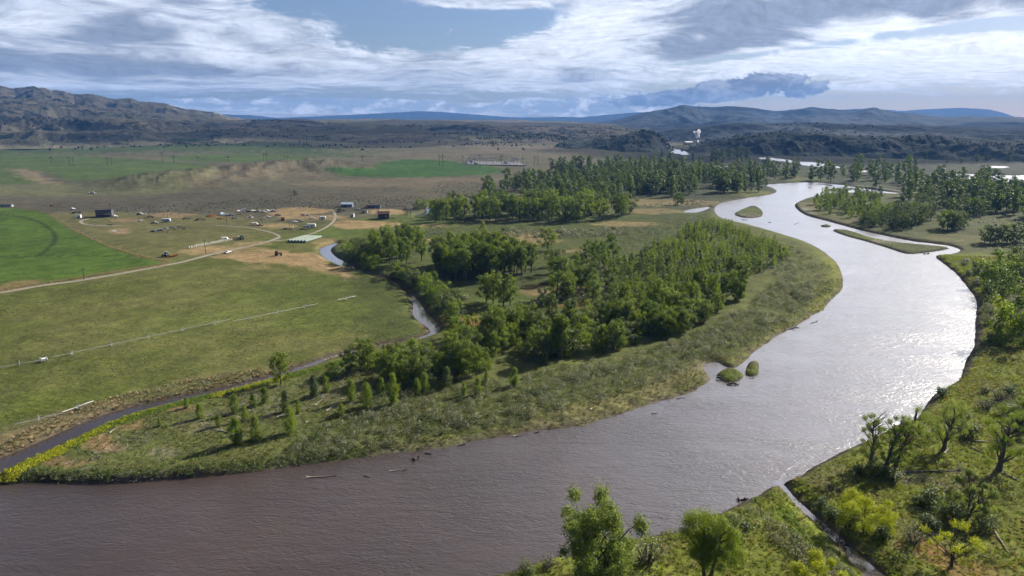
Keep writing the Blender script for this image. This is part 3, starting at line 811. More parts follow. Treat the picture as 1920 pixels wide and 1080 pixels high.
def build_hills():
    mh = hill_material('hill_grass', (0.150, 0.142, 0.092), (0.195, 0.165, 0.118), (0.21, 0.19, 0.175), (0.028, 0.036, 0.028), 0.012, 0.60, 0.68)
    mf = hill_material('hill_scrub', (0.150, 0.140, 0.098), (0.19, 0.155, 0.115), (0.17, 0.15, 0.135), (0.022, 0.030, 0.024), 0.014, 0.57, 0.64)
    mk = hill_material('hill_rock', (0.095, 0.098, 0.080), (0.125, 0.115, 0.095), (0.12, 0.11, 0.10), (0.034, 0.044, 0.038), 0.03, 0.46, 0.56)
    mm = hill_material('mountain_forest', (0.042, 0.056, 0.066), (0.066, 0.074, 0.084), (0.07, 0.078, 0.09), (0.022, 0.032, 0.042), 0.006, 0.50, 0.62)  # blue tint in these forest colours stands in for part of the haze
    range_mesh('hills', 'bare rounded grey ridge with rocky peaks behind the bench', [(-420, 190), (-250, 170), (-100, 176), (0, 161), (12, 163), (26, 167), (42, 164), (62, 161.5), (80, 166), (97, 170), (120, 171), (138, 178), (158, 177), (175, 177), (200, 184.5), (212, 186), (228, 186.5), (245, 185.5),
               (262, 190.5), (285, 192), (310, 194), (330, 201), (350, 206), (362, 205.5), (378, 208.5), (400, 211), (430, 219), (470, 226), (540, 236), (600, 242)], 6600, 2500, 1800, mh, 0.30, 480, 20, 900, 110, 3, 24)
    range_mesh('hills', 'dark scrubby foothills in front of the grey ridge', [(-420, 205), (-200, 190), (-60, 180), (0, 181), (40, 186), (75, 187), (110, 192), (170, 199), (200, 204), (230, 205), (262, 211), (300, 212), (350, 219), (410, 223), (450, 227), (500, 232), (560, 240)],
               [5000] * 10 + [4900] * 7, 2250, 1100, mf, 0.32, 400, 30, 900, 110, 7, 10)
    range_mesh('hills', 'flat topped dark mesa beyond the bench', [(455, 236), (470, 228), (480, 225), (500, 224.3), (530, 225), (560, 227), (590, 229), (610, 230), (640, 234), (700, 238), (740, 242)], 4100, 700, 700, mf, 0.2, 240, 20, 500, 70, 13, 5, 0.8)
    range_mesh('hills', 'low rolling grassy hills in the middle distance', [(560, 243), (620, 239), (660, 240), (700, 238), (740, 236.5), (765, 234.5), (790, 237), (830, 238), (855, 235.5), (885, 234), (915, 234.5), (945, 238.5), (985, 236.5), (1020, 236.5), (1060, 235), (1090, 236), (1130, 236), (1170, 242), (1210, 252), (1240, 268)],
               3500, 900, 700, mf, 0.70, 260, 14, 900, 90, 17, 6, 1.0)
    range_mesh('hills', 'rolling dry slope below the grey ridge', [(-420, 236), (-100, 230), (0, 229), (90, 225), (170, 229), (260, 227), (330, 234), (420, 238), (500, 243), (600, 249), (680, 247), (760, 252)], 2950, 420, 420, mh, 0.75, 190, 16, 700, 60, 51, 5, 1.0)
    range_mesh('hills', 'nearer rolling swell of dry grass', [(520, 256), (600, 252), (680, 255), (750, 251), (820, 254), (880, 250), (950, 253), (1020, 252), (1080, 260), (1140, 268)], 2500, 380, 380, mh, 0.7, 170, 10, 500, 60, 53, 4, 1.0)
    range_mesh('hills', 'lowest rolling swell above the green fields', [(-420, 251), (-60, 249), (0, 251), (70, 247), (150, 250), (230, 246), (300, 251), (380, 249), (450, 255), (520, 258), (620, 263), (700, 268)], 2350, 330, 330, mh, 0.8, 150, 14, 700, 60, 57, 4, 1.0)
    range_mesh('hills', 'dark rocky knob where the river leaves the valley', [(1055, 268), (1080, 262), (1105, 257), (1128, 253), (1146, 257), (1160, 255), (1180, 248.5), (1205, 245), (1222, 248), (1236, 257), (1248, 271), (1258, 284)],
               2050, 330, 300, mk, 0.35, 110, -6, 400, 70, 19, 9, 0.9)
    range_mesh('hills', 'near dark scrub covered bluff right of the steam plume', [(1268, 286), (1290, 279), (1315, 270), (1345, 261), (1390, 255), (1440, 250), (1480, 249), (1530, 252), (1600, 255), (1680, 256.5), (1750, 257.5), (1830, 262), (1920, 265), (2060, 267), (2300, 270)],
               2080, 400, 260, mk, 0.55, 120, -4, 1000, 90, 23, 7, 0.8)
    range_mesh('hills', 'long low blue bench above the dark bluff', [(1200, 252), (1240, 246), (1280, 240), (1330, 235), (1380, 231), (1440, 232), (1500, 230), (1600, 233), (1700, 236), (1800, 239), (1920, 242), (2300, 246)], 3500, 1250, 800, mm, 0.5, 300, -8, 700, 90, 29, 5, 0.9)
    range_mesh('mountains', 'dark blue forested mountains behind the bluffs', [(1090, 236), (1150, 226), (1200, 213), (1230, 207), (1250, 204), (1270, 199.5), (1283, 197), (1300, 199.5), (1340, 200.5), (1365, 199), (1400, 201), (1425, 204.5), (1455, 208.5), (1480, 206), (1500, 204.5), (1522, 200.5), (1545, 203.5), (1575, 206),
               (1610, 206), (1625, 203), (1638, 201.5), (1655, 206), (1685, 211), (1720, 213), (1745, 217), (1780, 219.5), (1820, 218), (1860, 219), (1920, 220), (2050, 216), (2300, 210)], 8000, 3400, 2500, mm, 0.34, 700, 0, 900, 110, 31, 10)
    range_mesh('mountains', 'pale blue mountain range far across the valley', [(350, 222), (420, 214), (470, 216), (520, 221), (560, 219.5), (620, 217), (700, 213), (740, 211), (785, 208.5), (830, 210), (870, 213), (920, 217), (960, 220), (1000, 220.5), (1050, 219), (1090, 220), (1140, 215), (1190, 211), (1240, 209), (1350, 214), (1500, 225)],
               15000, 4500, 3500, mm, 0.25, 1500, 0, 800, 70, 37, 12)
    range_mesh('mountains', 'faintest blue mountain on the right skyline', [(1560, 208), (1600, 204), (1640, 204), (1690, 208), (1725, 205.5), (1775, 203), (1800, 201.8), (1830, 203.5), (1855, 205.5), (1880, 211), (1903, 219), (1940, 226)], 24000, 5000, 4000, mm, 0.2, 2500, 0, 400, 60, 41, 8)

def build_clouds():
    """Clouds added out of view overhead to shade the bench and hills."""
    m, t = material('cloud_vapour')
    a = t.n('ShaderNodeBsdfDiffuse', {'Color': (0.9, 0.9, 0.92)}); b = t.n('ShaderNodeBsdfTranslucent', {'Color': (0.85, 0.86, 0.9)})
    mx = t.n('ShaderNodeMixShader', {0: 0.5, 1: a.outputs[0], 2: b.outputs[0]})
    mx = t.n('ShaderNodeMixShader', {0: 0.62, 1: mx.outputs[0], 2: t.n('ShaderNodeBsdfTransparent').outputs[0]})    # thin enough to let some sun through
    t.n('ShaderNodeOutputMaterial', {'Surface': mx.outputs[0]})
    r = np.random.default_rng(5)
    nu, nv = 72, 36
    U, V = np.meshgrid(np.linspace(0, 2 * pi, nu, endpoint=False), np.linspace(-pi / 2, pi / 2, nv))
    i = np.arange(nv - 1)[:, None] * nu + np.arange(nu)[None, :]
    j = np.arange(nv - 1)[:, None] * nu + (np.arange(nu)[None, :] + 1) % nu
    f = np.stack([i, j, j + nu, i + nu], -1).reshape(-1, 4)
    for k, (cx, cy, sx, sy, alt) in enumerate(CLOUDS):  # unseen clouds, offset towards the sun so their shade falls on the hills
        off = np.array([SUN_DIR[0], SUN_DIR[1]]) / SUN_DIR[2] * alt
        x, y, z = np.cos(V) * np.cos(U), np.cos(V) * np.sin(U), np.sin(V)
        n = 0.62 + 0.75 * fbm(x * 2.2 + 10 + k * 7, y * 2.2 + 9 + z, 100 + k, 4)
        zz = z * n * np.where(z > 0, 260, 70) + alt
        me = mesh_np('cloud', np.stack([(x * n * sx + cx + off[0]).ravel(), (y * n * sy + cy + off[1]).ravel(), zz.ravel()], 1), f, m, True)
        tag(link('cloud', me), 'unseen flat based cloud added to shade the hills', 'cloud', 'unseen shade clouds over the valley', 'stuff')
CLOUDS = [(-2600, 3300, 1500, 1100, 1500), (-500, 3000, 1300, 1000, 4000), (-700, 2750, 700, 600, 4000), (-3300, 5000, 1800, 700, 1500), (0, 4700, 1500, 900, 4000), (-1500, 2000, 700, 330, 1500), (2700, 2900, 1350, 1100, 4000), (5200, 4200, 2000, 1500, 4000), (3800, 8000, 3000, 1500, 5000), (900, 1750, 700, 330, 4000)]

# ------------------------------------------------------------------ plants
def leaf_mat(name, cols, trans=0.35, warm=(1.25, 1.25, 0.55)):
    """Leaves: colour differs from leaf to leaf and from plant to plant; light shines through."""
    m, t = material(name)
    isl = t.n('ShaderNodeNewGeometry').outputs['Random Per Island']
    ob = t.n('ShaderNodeObjectInfo').outputs['Random']
    c1 = t.mix(isl, cols[0], cols[1])
    c2 = t.mix(isl, cols[1], cols[2])
    c = t.mix(ob, c1, c2)
    a = t.n('ShaderNodeBsdfPrincipled', {'Base Color': c, 'Roughness': 0.55, 'Specular IOR Level': 0.25})
    b = t.n('ShaderNodeBsdfTranslucent', {'Color': t.mix(1.0, c, warm, 'MULTIPLY')})
    mx = t.n('ShaderNodeMixShader', {0: trans, 1: a.outputs[0], 2: b.outputs[0]})
    t.n('ShaderNodeOutputMaterial', {'Surface': mx.outputs[0]})
    return m

def unit(v): return v / (np.linalg.norm(v, axis=-1, keepdims=True) + 1e-9)

def leaves_at(pos, nrm, size, r, wid=0.62):
    """Diamond-shaped leaf clusters; returns (verts, quads)."""
    n = len(pos)
    t = unit(np.cross(nrm, unit(r.normal(size=(n, 3)))))
    b = np.cross(nrm, t)
    s = size * r.uniform(0.6, 1.35, n)[:, None]
    bend = nrm * s * r.uniform(-0.25, 0.25, n)[:, None]
    v = np.stack([pos - t * s, pos - b * s * wid + bend, pos + t * s, pos + b * s * wid + bend], 1).reshape(-1, 3)
    return v, np.arange(4 * n).reshape(n, 4)

def clump_leaves(cen, rad, n, size, r, flat=0.8, hollow=0.35, wid=0.62, up=0.25):
    cen = np.asarray(cen); rad = np.asarray(rad)
    w = rad ** 2.2; w = w / w.sum()
    k = r.choice(len(cen), n, p=w)
    d = unit(r.normal(size=(n, 3)))
    q = hollow + (1 - hollow) * r.random(n) ** 0.55
    lump = 0.8 + 0.4 * np.sin(d[:, 0] * 5 + k * 1.7) * np.sin(d[:, 1] * 5 + k) 
    p = cen[k] + d * (rad[k] * q * lump)[:, None] * np.array([1, 1, flat])
    nr = unit(d * 0.75 + r.normal(size=(n, 3)) * 0.5 + np.array([0, 0, up]))
    return leaves_at(p, nr, size, r, wid)

def wander(a, b, n, r, amp):
    a, b = np.asarray(a, float), np.asarray(b, float)
    t = np.linspace(0, 1, n)[:, None]
    p = a + (b - a) * t
    off = np.cumsum(r.normal(size=(n, 3)) * amp, 0) * np.sin(t * pi * 0.5)
    off -= off[-1] * t
    p = p + off * np.array([1, 1, 0.4])
    return p

def make_tree(seed, H, cb, prof, cr, ncl, clr, nleaf, leaf, bark, lmat, tr=0.022, stems=1, lean=0.0, flat=0.85, bare=0, trunk_n=7, hollow=0.3, limb_amp=0.03, top=1.0):
    """(trunk mesh, crown mesh) of a tree: trunk and limbs reach into every clump of the crown."""
    r = np.random.default_rng(seed)
    tb = MB()
    axes = []
    for s in range(stems):
        a = r.uniform(0, 2 * pi)
        sp = 0.0 if stems == 1 else 0.16 * H
        base = np.array([math.cos(a), math.sin(a), 0]) * (0.02 * H * (stems > 1))
        tip = np.array([math.cos(a) * sp + lean * H, math.sin(a) * sp, H * r.uniform(0.72, 0.86)])
        p = wander(base, tip, 9, r, 0.012 * H)
        p[0] = base - np.array([0, 0, 0.4])
        rd = H * tr * np.linspace(1, 0.16, 9) / math.sqrt(stems); rd[0] *= 1.35
        tb.tube(p, rd, trunk_n)
        axes.append(p)
    cen, rad = [], []
    for i in range(ncl):
        t = cb + (top - cb) * ((i + r.uniform(0, 1)) / ncl)
        rr = prof((t - cb) / (1 - cb)) * cr * math.sqrt(r.uniform(0.15, 1.0))
        a = i * 2.399 + r.uniform(-0.5, 0.5)
        ax = axes[i % stems]
        zq = t * H
        x0 = np.array([np.interp(zq, ax[:, 2], ax[:, 0]), np.interp(zq, ax[:, 2], ax[:, 1]), 0])
        c = x0 + np.array([math.cos(a) * rr, math.sin(a) * rr, zq - 0.35 * clr])
        q = clr * r.uniform(0.65, 1.25)
        cen.append(c); rad.append(q)
        if i % 2 == 0 or ncl < 16:
            zb = max(0.35 * cb * H, zq - (rr * 0.9 + 0.12 * H))
            zb = min(zb, ax[-1, 2] * 0.97)
            st = np.array([np.interp(zb, ax[:, 2], ax[:, 0]), np.interp(zb, ax[:, 2], ax[:, 1]), zb])
            tb.tube(wander(st, c, 5, r, limb_amp * H * 0.5), H * tr * np.linspace(0.42, 0.1, 5), 5, cap=False)
    for i in range(bare):                                        # dead limbs sticking out
        a = r.uniform(0, 2 * pi); ax = axes[i % stems]
        zb = r.uniform(0.45, 0.95) * ax[-1, 2]
        st = np.array([np.interp(zb, ax[:, 2], ax[:, 0]), np.interp(zb, ax[:, 2], ax[:, 1]), zb])
        e = st + np.array([math.cos(a), math.sin(a), r.uniform(0.3, 1.3)]) * H * r.uniform(0.10, 0.24)
        pp = wander(st, e, 5, r, 0.02 * H)
        tb.tube(pp, H * tr * np.linspace(0.4, 0.06, 5), 5, cap=False)
        for q in range(2):
            e2 = pp[3] + unit(r.normal(size=3) + np.array([0, 0, 0.5])) * H * 0.07
            tb.tube([pp[2 + q], e2], [H * tr * 0.16, H * tr * 0.04], 4, cap=False)
    trunk = tb.mesh('trunk', bark, True)
    v, f = clump_leaves(cen, rad, nleaf, leaf, r, flat, hollow)
    return trunk, mesh_np('crown', v, f, lmat)

def umbrella(t): return 0.35 + 0.75 * math.sin(pi * min(1, 0.12 + t * 0.80)) ** 0.8
def column(t): return 0.45 + 0.6 * math.sin(pi * (0.1 + 0.80 * t))
def egg(t): return max(0.08, math.sin(pi * (0.18 + 0.80 * t)) ** 0.9)

KIND = {}
def make_kinds():
    bark = simple_mat('bark_grey', (0.105, 0.088, 0.070), 0.9, vary=0.35, scale=3, bump=0.04)
    bark_dark = simple_mat('bark_dark', (0.055, 0.045, 0.036), 0.9, vary=0.3, scale=3, bump=0.04)
    g1 = leaf_mat('cottonwood_leaf', ((0.062, 0.105, 0.016), (0.125, 0.18, 0.020), (0.195, 0.24, 0.032)), 0.46)
    g2 = leaf_mat('young_leaf', ((0.125, 0.185, 0.018), (0.17, 0.235, 0.022), (0.215, 0.27, 0.028)), 0.48)
    g3 = leaf_mat('willow_leaf', ((0.15, 0.162, 0.095), (0.21, 0.22, 0.135), (0.27, 0.275, 0.18)), 0.3, (1.15, 1.15, 0.8))
    g4 = leaf_mat('yellow_leaf', ((0.24, 0.29, 0.015), (0.33, 0.37, 0.018), (0.42, 0.44, 0.022)), 0.5)
    g5 = leaf_mat('shade_leaf', ((0.052, 0.084, 0.020), (0.076, 0.114, 0.025), (0.105, 0.142, 0.03)), 0.3)  # darker green leaves of the far wood and dark brush
    g6 = leaf_mat('olive_leaf', ((0.08, 0.11, 0.035), (0.11, 0.145, 0.045), (0.145, 0.175, 0.055)), 0.35)
    KIND['g8'] = leaf_mat('feathery_leaf', ((0.15, 0.20, 0.045), (0.20, 0.255, 0.055), (0.25, 0.30, 0.075)), 0.5)
    g7 = leaf_mat('juniper_leaf', ((0.018, 0.030, 0.016), (0.026, 0.042, 0.020), (0.034, 0.052, 0.024)), 0.15)
    KIND.update(bark=bark, bark_dark=bark_dark, g1=g1, g2=g2, g3=g3, g4=g4, g5=g5, g6=g6, g7=g7)
    KIND['cottonwood'] = [make_tree(100 + i, 15.0, 0.20 + 0.03 * (i % 3), umbrella, 4.4, 24, 1.9, 3000, 0.30, bark_dark, (g1, g1, g2, g6, g1)[i % 5], stems=1 + i % 2) for i in range(5)]
    KIND['poplar'] = [make_tree(130 + i, 17.0, 0.30, column, 2.7, 22, 1.7, 2800, 0.29, bark, (g1, g2, g1, g1)[i]) for i in range(4)]
    KIND['forest'] = [make_tree(160 + i, 17.0, 0.16, umbrella, 4.6, 20, 2.2, 1700, 0.40, bark_dark, (g5, g1, g5, g6)[i]) for i in range(4)]
    KIND['young'] = [make_tree(190 + i, 7.0, (0.10, 0.16, 0.08, 0.22, 0.14, 0.12)[i], (egg, umbrella, egg, column, umbrella, egg)[i], (1.5, 1.7, 1.9, 1.3, 2.1, 1.3)[i], 18, 1.0, 3300, 0.135, bark, (g2, g1, g2, g1, g2, g6)[i], tr=0.018, stems=1 + i % 2, bare=i % 3, lean=0.03 * (i % 3)) for i in range(6)]
    KIND['full'] = [make_tree(225 + i, 7.0, 0.10, egg, (1.15, 1.35, 1.0, 1.25)[i], 26, (0.95, 1.05, 0.85, 1.0)[i], 5200, 0.105, bark, (g2, g2, g6, g1)[i], tr=0.02, flat=1.15, hollow=0.15) for i in range(4)]
    KIND['slim'] = [make_tree(210 + i, 7.5, 0.06, (egg, umbrella, column, egg)[i], (1.2, 1.5, 1.1, 1.0)[i], 10, 0.85, 650, 0.22, bark, (g2, g1, g2, g6)[i], tr=0.015, trunk_n=5) for i in range(4)]
    KIND['bushy'] = [make_tree(240 + i, 6.5, 0.04, lambda t: 0.5 + 0.6 * math.sin(pi * (0.15 + 0.7 * t)), 3.2, 20, 1.45, 2600, 0.21, bark_dark, (g1, g6, g2)[i], stems=3, tr=0.016) for i in range(3)]
    KIND['willow'] = [make_bush(270 + i, 2.3, 1.6, 22, 900, 0.14, bark, (g3, g6, g3)[i]) for i in range(3)]

def make_bush(seed, H, Rd, nst, nleaf, leaf, bark, lmat, bare=0.0):
    """(stems mesh, foliage mesh) of a many-stemmed dome of a bush."""
    r = np.random.default_rng(seed)
    tb = MB(); tips = []
    for i in range(nst):
        a, q = r.uniform(0, 2 * pi), math.sqrt(r.random())
        tip = np.array([math.cos(a) * Rd * q, math.sin(a) * Rd * q, H * (1 - 0.45 * q * q) * r.uniform(0.75, 1.1)])
        b0 = np.array([math.cos(a) * 0.25 * Rd * q, math.sin(a) * 0.25 * Rd * q, -0.1])
        mid = (b0 + tip) / 2 + np.array([0, 0, 0.1 * H])
        tb.tube([b0, mid, tip], np.array([0.018, 0.012, 0.004]) * H, 4, cap=False)
        tips.append(b0 + (tip - b0) * 0.95); tips.append(mid + (tip - mid) * 0.3)
    tips = np.array(tips)
    n = nleaf
    k = r.integers(0, len(tips), n)
    p = tips[k] + r.normal(size=(n, 3)) * np.array([0.15, 0.15, 0.16]) * H
    p[:, 2] = np.maximum(p[:, 2], 0.04 * H)
    nr = unit((p - np.array([0, 0, 0.25 * H])) * 0.5 + r.normal(size=(n, 3)) * 0.6 + np.array([0, 0, 0.3]))
    v, f = leaves_at(p, nr, leaf, r, 0.40)
    return tb.mesh('stems', bark, True), mesh_np('foliage', v, f, lmat)

# ---- planting
PLANTED = {}                                                     # group -> [(object, px, py, height)]
def height_at(p):
    p = np.asarray(p, float)
    return ground_z(p[:, 0], p[:, 1])

def plant(kind, name, x, y, z, H, label, cat, group, var=None, parts=('trunk', 'crown'), r=rng):
    vs = KIND[kind]
    tm, cm = vs[r.integers(len(vs)) if var is None else var]
    h0 = KIND_H[kind]
    s = H / h0
    o = empty(name, (x, y, z), r.uniform(0, 2 * pi), (s * r.uniform(0.78, 1.25), s * r.uniform(0.78, 1.25), s))
    link(parts[0], tm, o); link(parts[1], cm, o)
    tag(o, label, cat, group)
    px, py = px_of(x, y, z)
    PLANTED.setdefault(group, []).append((o, px, py, H))
    return o
KIND_H = dict(full=7.0, cottonwood=15.0, poplar=17.0, forest=17.0, young=7.0, slim=7.5, bushy=6.5, willow=2.3)

def scatter(poly, gap, r, jit=0.45, keep=1.0, dry=1.5):
    """Jittered points over a patch given by its outline, kept out of the water and apart."""
    pw = W(poly)
    lo, hi = pw.min(0), pw.max(0)
    gx, gy = np.meshgrid(np.arange(lo[0], hi[0] + gap, gap), np.arange(lo[1], hi[1] + gap, gap))
    gx = gx + gap * 0.5 * (np.round((gy - lo[1]) / gap) % 2)
    x = (gx + r.uniform(-jit, jit, gx.shape) * gap).ravel(); y = (gy + r.uniform(-jit, jit, gy.shape) * gap).ravel()
    m = inside(x, y, pw) & (r.random(len(x)) < keep)
    x, y = x[m], y[m]
    if len(x) == 0: return np.zeros((0, 3))
    z, d, *_ = ground_z(x, y, True)
    m = d > dry
    return np.stack([x, y, z], 1)[m]

def grove(poly, gap, kind, name, hr, label, cat, group, seed, keep=1.0, jit=0.48, limit=None, gaps=0.0):
    r = np.random.default_rng(seed)
    pts = scatter(poly, gap, r, jit, keep)
    if gaps: pts = pts[fbm(pts[:, 0] / 14, pts[:, 1] / 14, 44, 3) > gaps]
    if limit and len(pts) > limit:
        pts = pts[np.sort(r.choice(len(pts), limit, replace=False))]
    for x, y, z in pts:
        plant(kind, name, x, y, z - 0.1, r.uniform(*hr), label, cat, group, r=r)
    return len(pts)

def spots(pts, kind, name, labels, cat, group, seed):
    """Single plants by hand: (foot x, foot y, height in the photograph's pixels)."""
    r = np.random.default_rng(seed)
    p = P([q[0] for q in pts], [q[1] for q in pts])
    zz = height_at(p)
    for i, (q, w, z) in enumerate(zip(pts, p, zz)):
        dep = w[1] * CA + CAMZ * SA
        lab = labels[i] if isinstance(labels, (list, tuple)) else labels
        plant(kind, name, w[0], w[1], z - 0.1, q[2] * dep / FPX / 0.93, lab, cat, group, var=(q[3] if len(q) > 3 else None), r=r)

def tiled(name, pts, sc, proto_v, proto_f, mat, label, cat, r, zs=None):
    """One mesh made of many turned and scaled copies of a small plant: ground cover."""
    n = len(pts); m = len(proto_v)
    a = r.uniform(0, 2 * pi, n); c, s = np.cos(a), np.sin(a)
    k = np.broadcast_to(sc, (n,))
    kz = k if zs is None else k * zs
    v = np.empty((n, m, 3), np.float32)
    v[:, :, 0] = (proto_v[None, :, 0] * c[:, None] - proto_v[None, :, 1] * s[:, None]) * k[:, None] + pts[:, 0:1]
    v[:, :, 1] = (proto_v[None, :, 0] * s[:, None] + proto_v[None, :, 1] * c[:, None]) * k[:, None] + pts[:, 1:2]
    v[:, :, 2] = proto_v[None, :, 2] * kz[:, None] + pts[:, 2:3]
    f = (proto_f[None] + (np.arange(n) * m)[:, None, None]).reshape(-1, proto_f.shape[1])
    v = v.reshape(-1, 3)
    me = bpy.data.meshes.new(name)
    nc = f.shape[1]
    me.vertices.add(len(v)); me.vertices.foreach_set('co', v.ravel())
    me.loops.add(f.size); me.loops.foreach_set('vertex_index', f.astype(np.int32).ravel())
    me.polygons.add(len(f)); me.polygons.foreach_set('loop_start', np.arange(len(f), dtype=np.int32) * nc)
    me.update(calc_edges=True)
    me.materials.append(mat)
    return tag(link(name, me), label, cat, None, 'stuff')

def proto_shrub(seed, n, size, H=1.0, Rd=0.7, wid=0.45):
    r = np.random.default_rng(seed)
    a, q = r.uniform(0, 2 * pi, n), np.sqrt(r.random(n))
    h = H * (1 - 0.6 * q * q) * r.uniform(0.25, 1.0, n)
    p = np.stack([np.cos(a) * q * Rd, np.sin(a) * q * Rd, h], 1)
    nr = unit(p * np.array([1, 1, 0.6]) + r.normal(size=(n, 3)) * 0.45 + np.array([0, 0, 0.15]))
    return leaves_at(p, nr, size, r, wid)

def proto_tuft(seed, n, H=1.0, sp=0.5, w=0.09):
    """Grass blades standing up and arching out."""
    r = np.random.default_rng(seed)
    a = r.uniform(0, 2 * pi, n); q = r.uniform(0.1, 1, n)
    b = np.stack([np.cos(a) * q * sp * 0.5, np.sin(a) * q * sp * 0.5, np.zeros(n)], 1)
    t = b + np.stack([np.cos(a) * q * sp, np.sin(a) * q * sp, H * r.uniform(0.5, 1, n)], 1)
    side = np.stack([-np.sin(a), np.cos(a), np.zeros(n)], 1) * w
    mid = (b + t) / 2 + np.array([0, 0, 0.12 * H])
    v = np.stack([b, mid - side, t, mid + side], 1).reshape(-1, 3)
    return v, np.arange(4 * n).reshape(n, 4)

# ------------------------------------------------------------------ planting the valley
def plant_all():
    make_kinds()
    g = lambda *a, **k: grove(*a, **k)
    # --- band of cottonwoods along the inside of the river bend
    band = [(672, 702), (700, 714), (745, 722), (800, 725), (868, 712), (930, 700), (1000, 688), (1060, 672), (1130, 660), (1210, 640), (1290, 620), (1340, 600), (1392, 560), (1402, 532), (1372, 515), (1320, 540),
            (1260, 575), (1180, 585), (1100, 600), (1010, 612), (930, 618), (870, 628), (830, 655), (760, 668), (700, 672)]
    n = [g(band, 7.4, 'cottonwood', 'cottonwood_tree', (8.5, 12.5), 'broad crowned green cottonwood in the dense band along the inside of the river bend', 'tree', 'broad cottonwoods in the band along the river bend', 21, keep=0.7, limit=70, gaps=0.39),
         g(band, 17, 'poplar', 'cottonwood_tree', (12.5, 16), 'tall cottonwood standing above the rest of the band along the river bend', 'tree', 'tall cottonwoods rising from the river band', 18, keep=0.6, limit=16),
         g(band, 9, 'bushy', 'willow_tree', (3, 5.5), 'low spreading willow in a gap of the band along the river bend', 'tree', 'low willows in gaps of the river band', 19, keep=0.5, limit=40),
         g(band, 4.6, 'young', 'young_cottonwood', (3.5, 12.0), 'narrow egg shaped young cottonwood in the dense band along the inside of the river bend', 'tree', 'young cottonwoods in the band along the river bend', 20, keep=0.85, limit=200, gaps=0.42)]
    # --- tall stand with bare trunks
    n += [g([(812, 508), (822, 524), (900, 528), (985, 521), (1003, 508), (930, 492), (860, 488)], 6.0, 'poplar', 'cottonwood_tree', (15, 20), 'tall straight cottonwood with bare trunk in the stand above the dark clearing', 'tree', 'tall cottonwoods in the bare trunked stand', 22, limit=58)]
    n += [g([(690, 492), (720, 503), (770, 508), (800, 500), (795, 470), (740, 465), (700, 475)], 9.0, 'poplar', 'cottonwood_tree', (14, 19), 'tall leafy cottonwood in the clump beside the blue creek bend', 'tree', 'cottonwoods beside the creek bend', 23, limit=18)]
    n += [g([(800, 414), (830, 418), (900, 420), (1000, 419), (1080, 419), (1150, 412), (1190, 404), (1170, 396), (1050, 400), (930, 400), (830, 403)], 13.5, 'cottonwood', 'cottonwood_tree', (17, 23), 'big light green cottonwood in the front row of the far wood', 'tree', 'cottonwoods in the front row of the far wood', 24, limit=46)]
    # --- far wood, seen as one mass
    forest_pts = []
    r = np.random.default_rng(33)
    for poly, gap, keep in (([(905, 388), (1000, 393), (1150, 392), (1200, 378), (1300, 366), (1430, 362), (1442, 350), (1400, 340), (1330, 328), (1260, 318), (1140, 318), (1030, 322), (1005, 335), (940, 350), (905, 365)], 13, 0.85),
                            ([(1180, 368), (1300, 362), (1425, 361), (1400, 352), (1250, 350)], 9, 0.8),
                            ([(1355, 333), (1480, 338), (1560, 342), (1680, 345), (1780, 345), (1840, 350), (1860, 343), (1700, 330), (1560, 324), (1480, 320), (1390, 318)], 17, 0.7),
                            ([(1640, 352), (1760, 372), (1850, 398), (1930, 402), (2050, 400), (2050, 368), (1920, 362), (1780, 350), (1690, 345)], 13, 0.85), ([(1640, 375), (1760, 385), (1850, 400), (1850, 390), (1760, 374), (1660, 362)], 11, 0.6), ([(1850, 405), (1930, 425), (2050, 430), (2050, 405), (1930, 400)], 13, 0.6),
                            ([(1320, 297), (1420, 300), (1424, 294), (1330, 291)], 24, 0.6), ([(1600, 318), (1650, 316), (1640, 308), (1605, 309)], 20, 0.8), ([(1650, 320), (1745, 320), (1740, 312), (1660, 313)], 26, 0.6),
                            ([(1200, 300), (1320, 308), (1400, 310), (1380, 303), (1240, 296)], 30, 0.5), ([(1700, 306), (1930, 310), (1930, 303), (1720, 300)], 40, 0.4), ([(1830, 324), (1930, 326), (1930, 318), (1840, 318)], 45, 0.25)):
        forest_pts.append(scatter(poly, gap, r, 0.45, keep, 3))
    fp = np.vstack(forest_pts)
    fp = fp[fbm(fp[:, 0] / 45, fp[:, 1] / 45, 71, 3) > 0.36]
    q = np.random.default_rng(8)
    for k in range(3):
        cen, rad = [], []
        for i in range(9):
            t = 0.22 + 0.74 * i / 8; a = i * 2.4
            rr = umbrella((t - 0.2) / 0.8) * 4.3 * q.uniform(0.2, 1)
            cen.append((math.cos(a) * rr, math.sin(a) * rr, 17 * t)); rad.append(2.5 * q.uniform(0.8, 1.3))
        v, f = clump_leaves(cen, rad, 900, 0.55, q, 0.9)
        tb = MB().tube([(0, 0, -1), (0.3, 0.2, 6), (0, 0, 13)], [0.4, 0.3, 0.1], 4, cap=False)
        sel = fp[k::3]
        sc = q.uniform(0.55, 1.4, len(sel))
        tiled('forest', sel, sc, v, f, (KIND['g5'], KIND['g1'], KIND['g5'])[k], 'dark green far wood of cottonwoods across the valley floor', 'forest', q)
        tiled('forest_trunks', sel, sc, np.array(tb.v), np.array(tb.f), KIND['bark_dark'], 'grey trunks standing within the far wood', 'forest', q)
    # --- young thicket, upper part of the bar
    th = [(1150, 505), (1200, 475), (1250, 450), (1290, 430), (1330, 418), (1360, 424), (1400, 440), (1455, 462), (1480, 482), (1450, 505), (1400, 522), (1330, 545), (1262, 572), (1180, 578), (1135, 548)]
    pts = scatter(th, 3.5, np.random.default_rng(41), 0.48, 0.85)
    order = np.argsort(np.hypot(pts[:, 0], pts[:, 1]))
    clear = fbm(pts[:, 0] / 16, pts[:, 1] / 16, 5, 3)
    order = np.array([i for i in order if clear[i] > 0.39])
    near, rest = order[:280], order[280:]
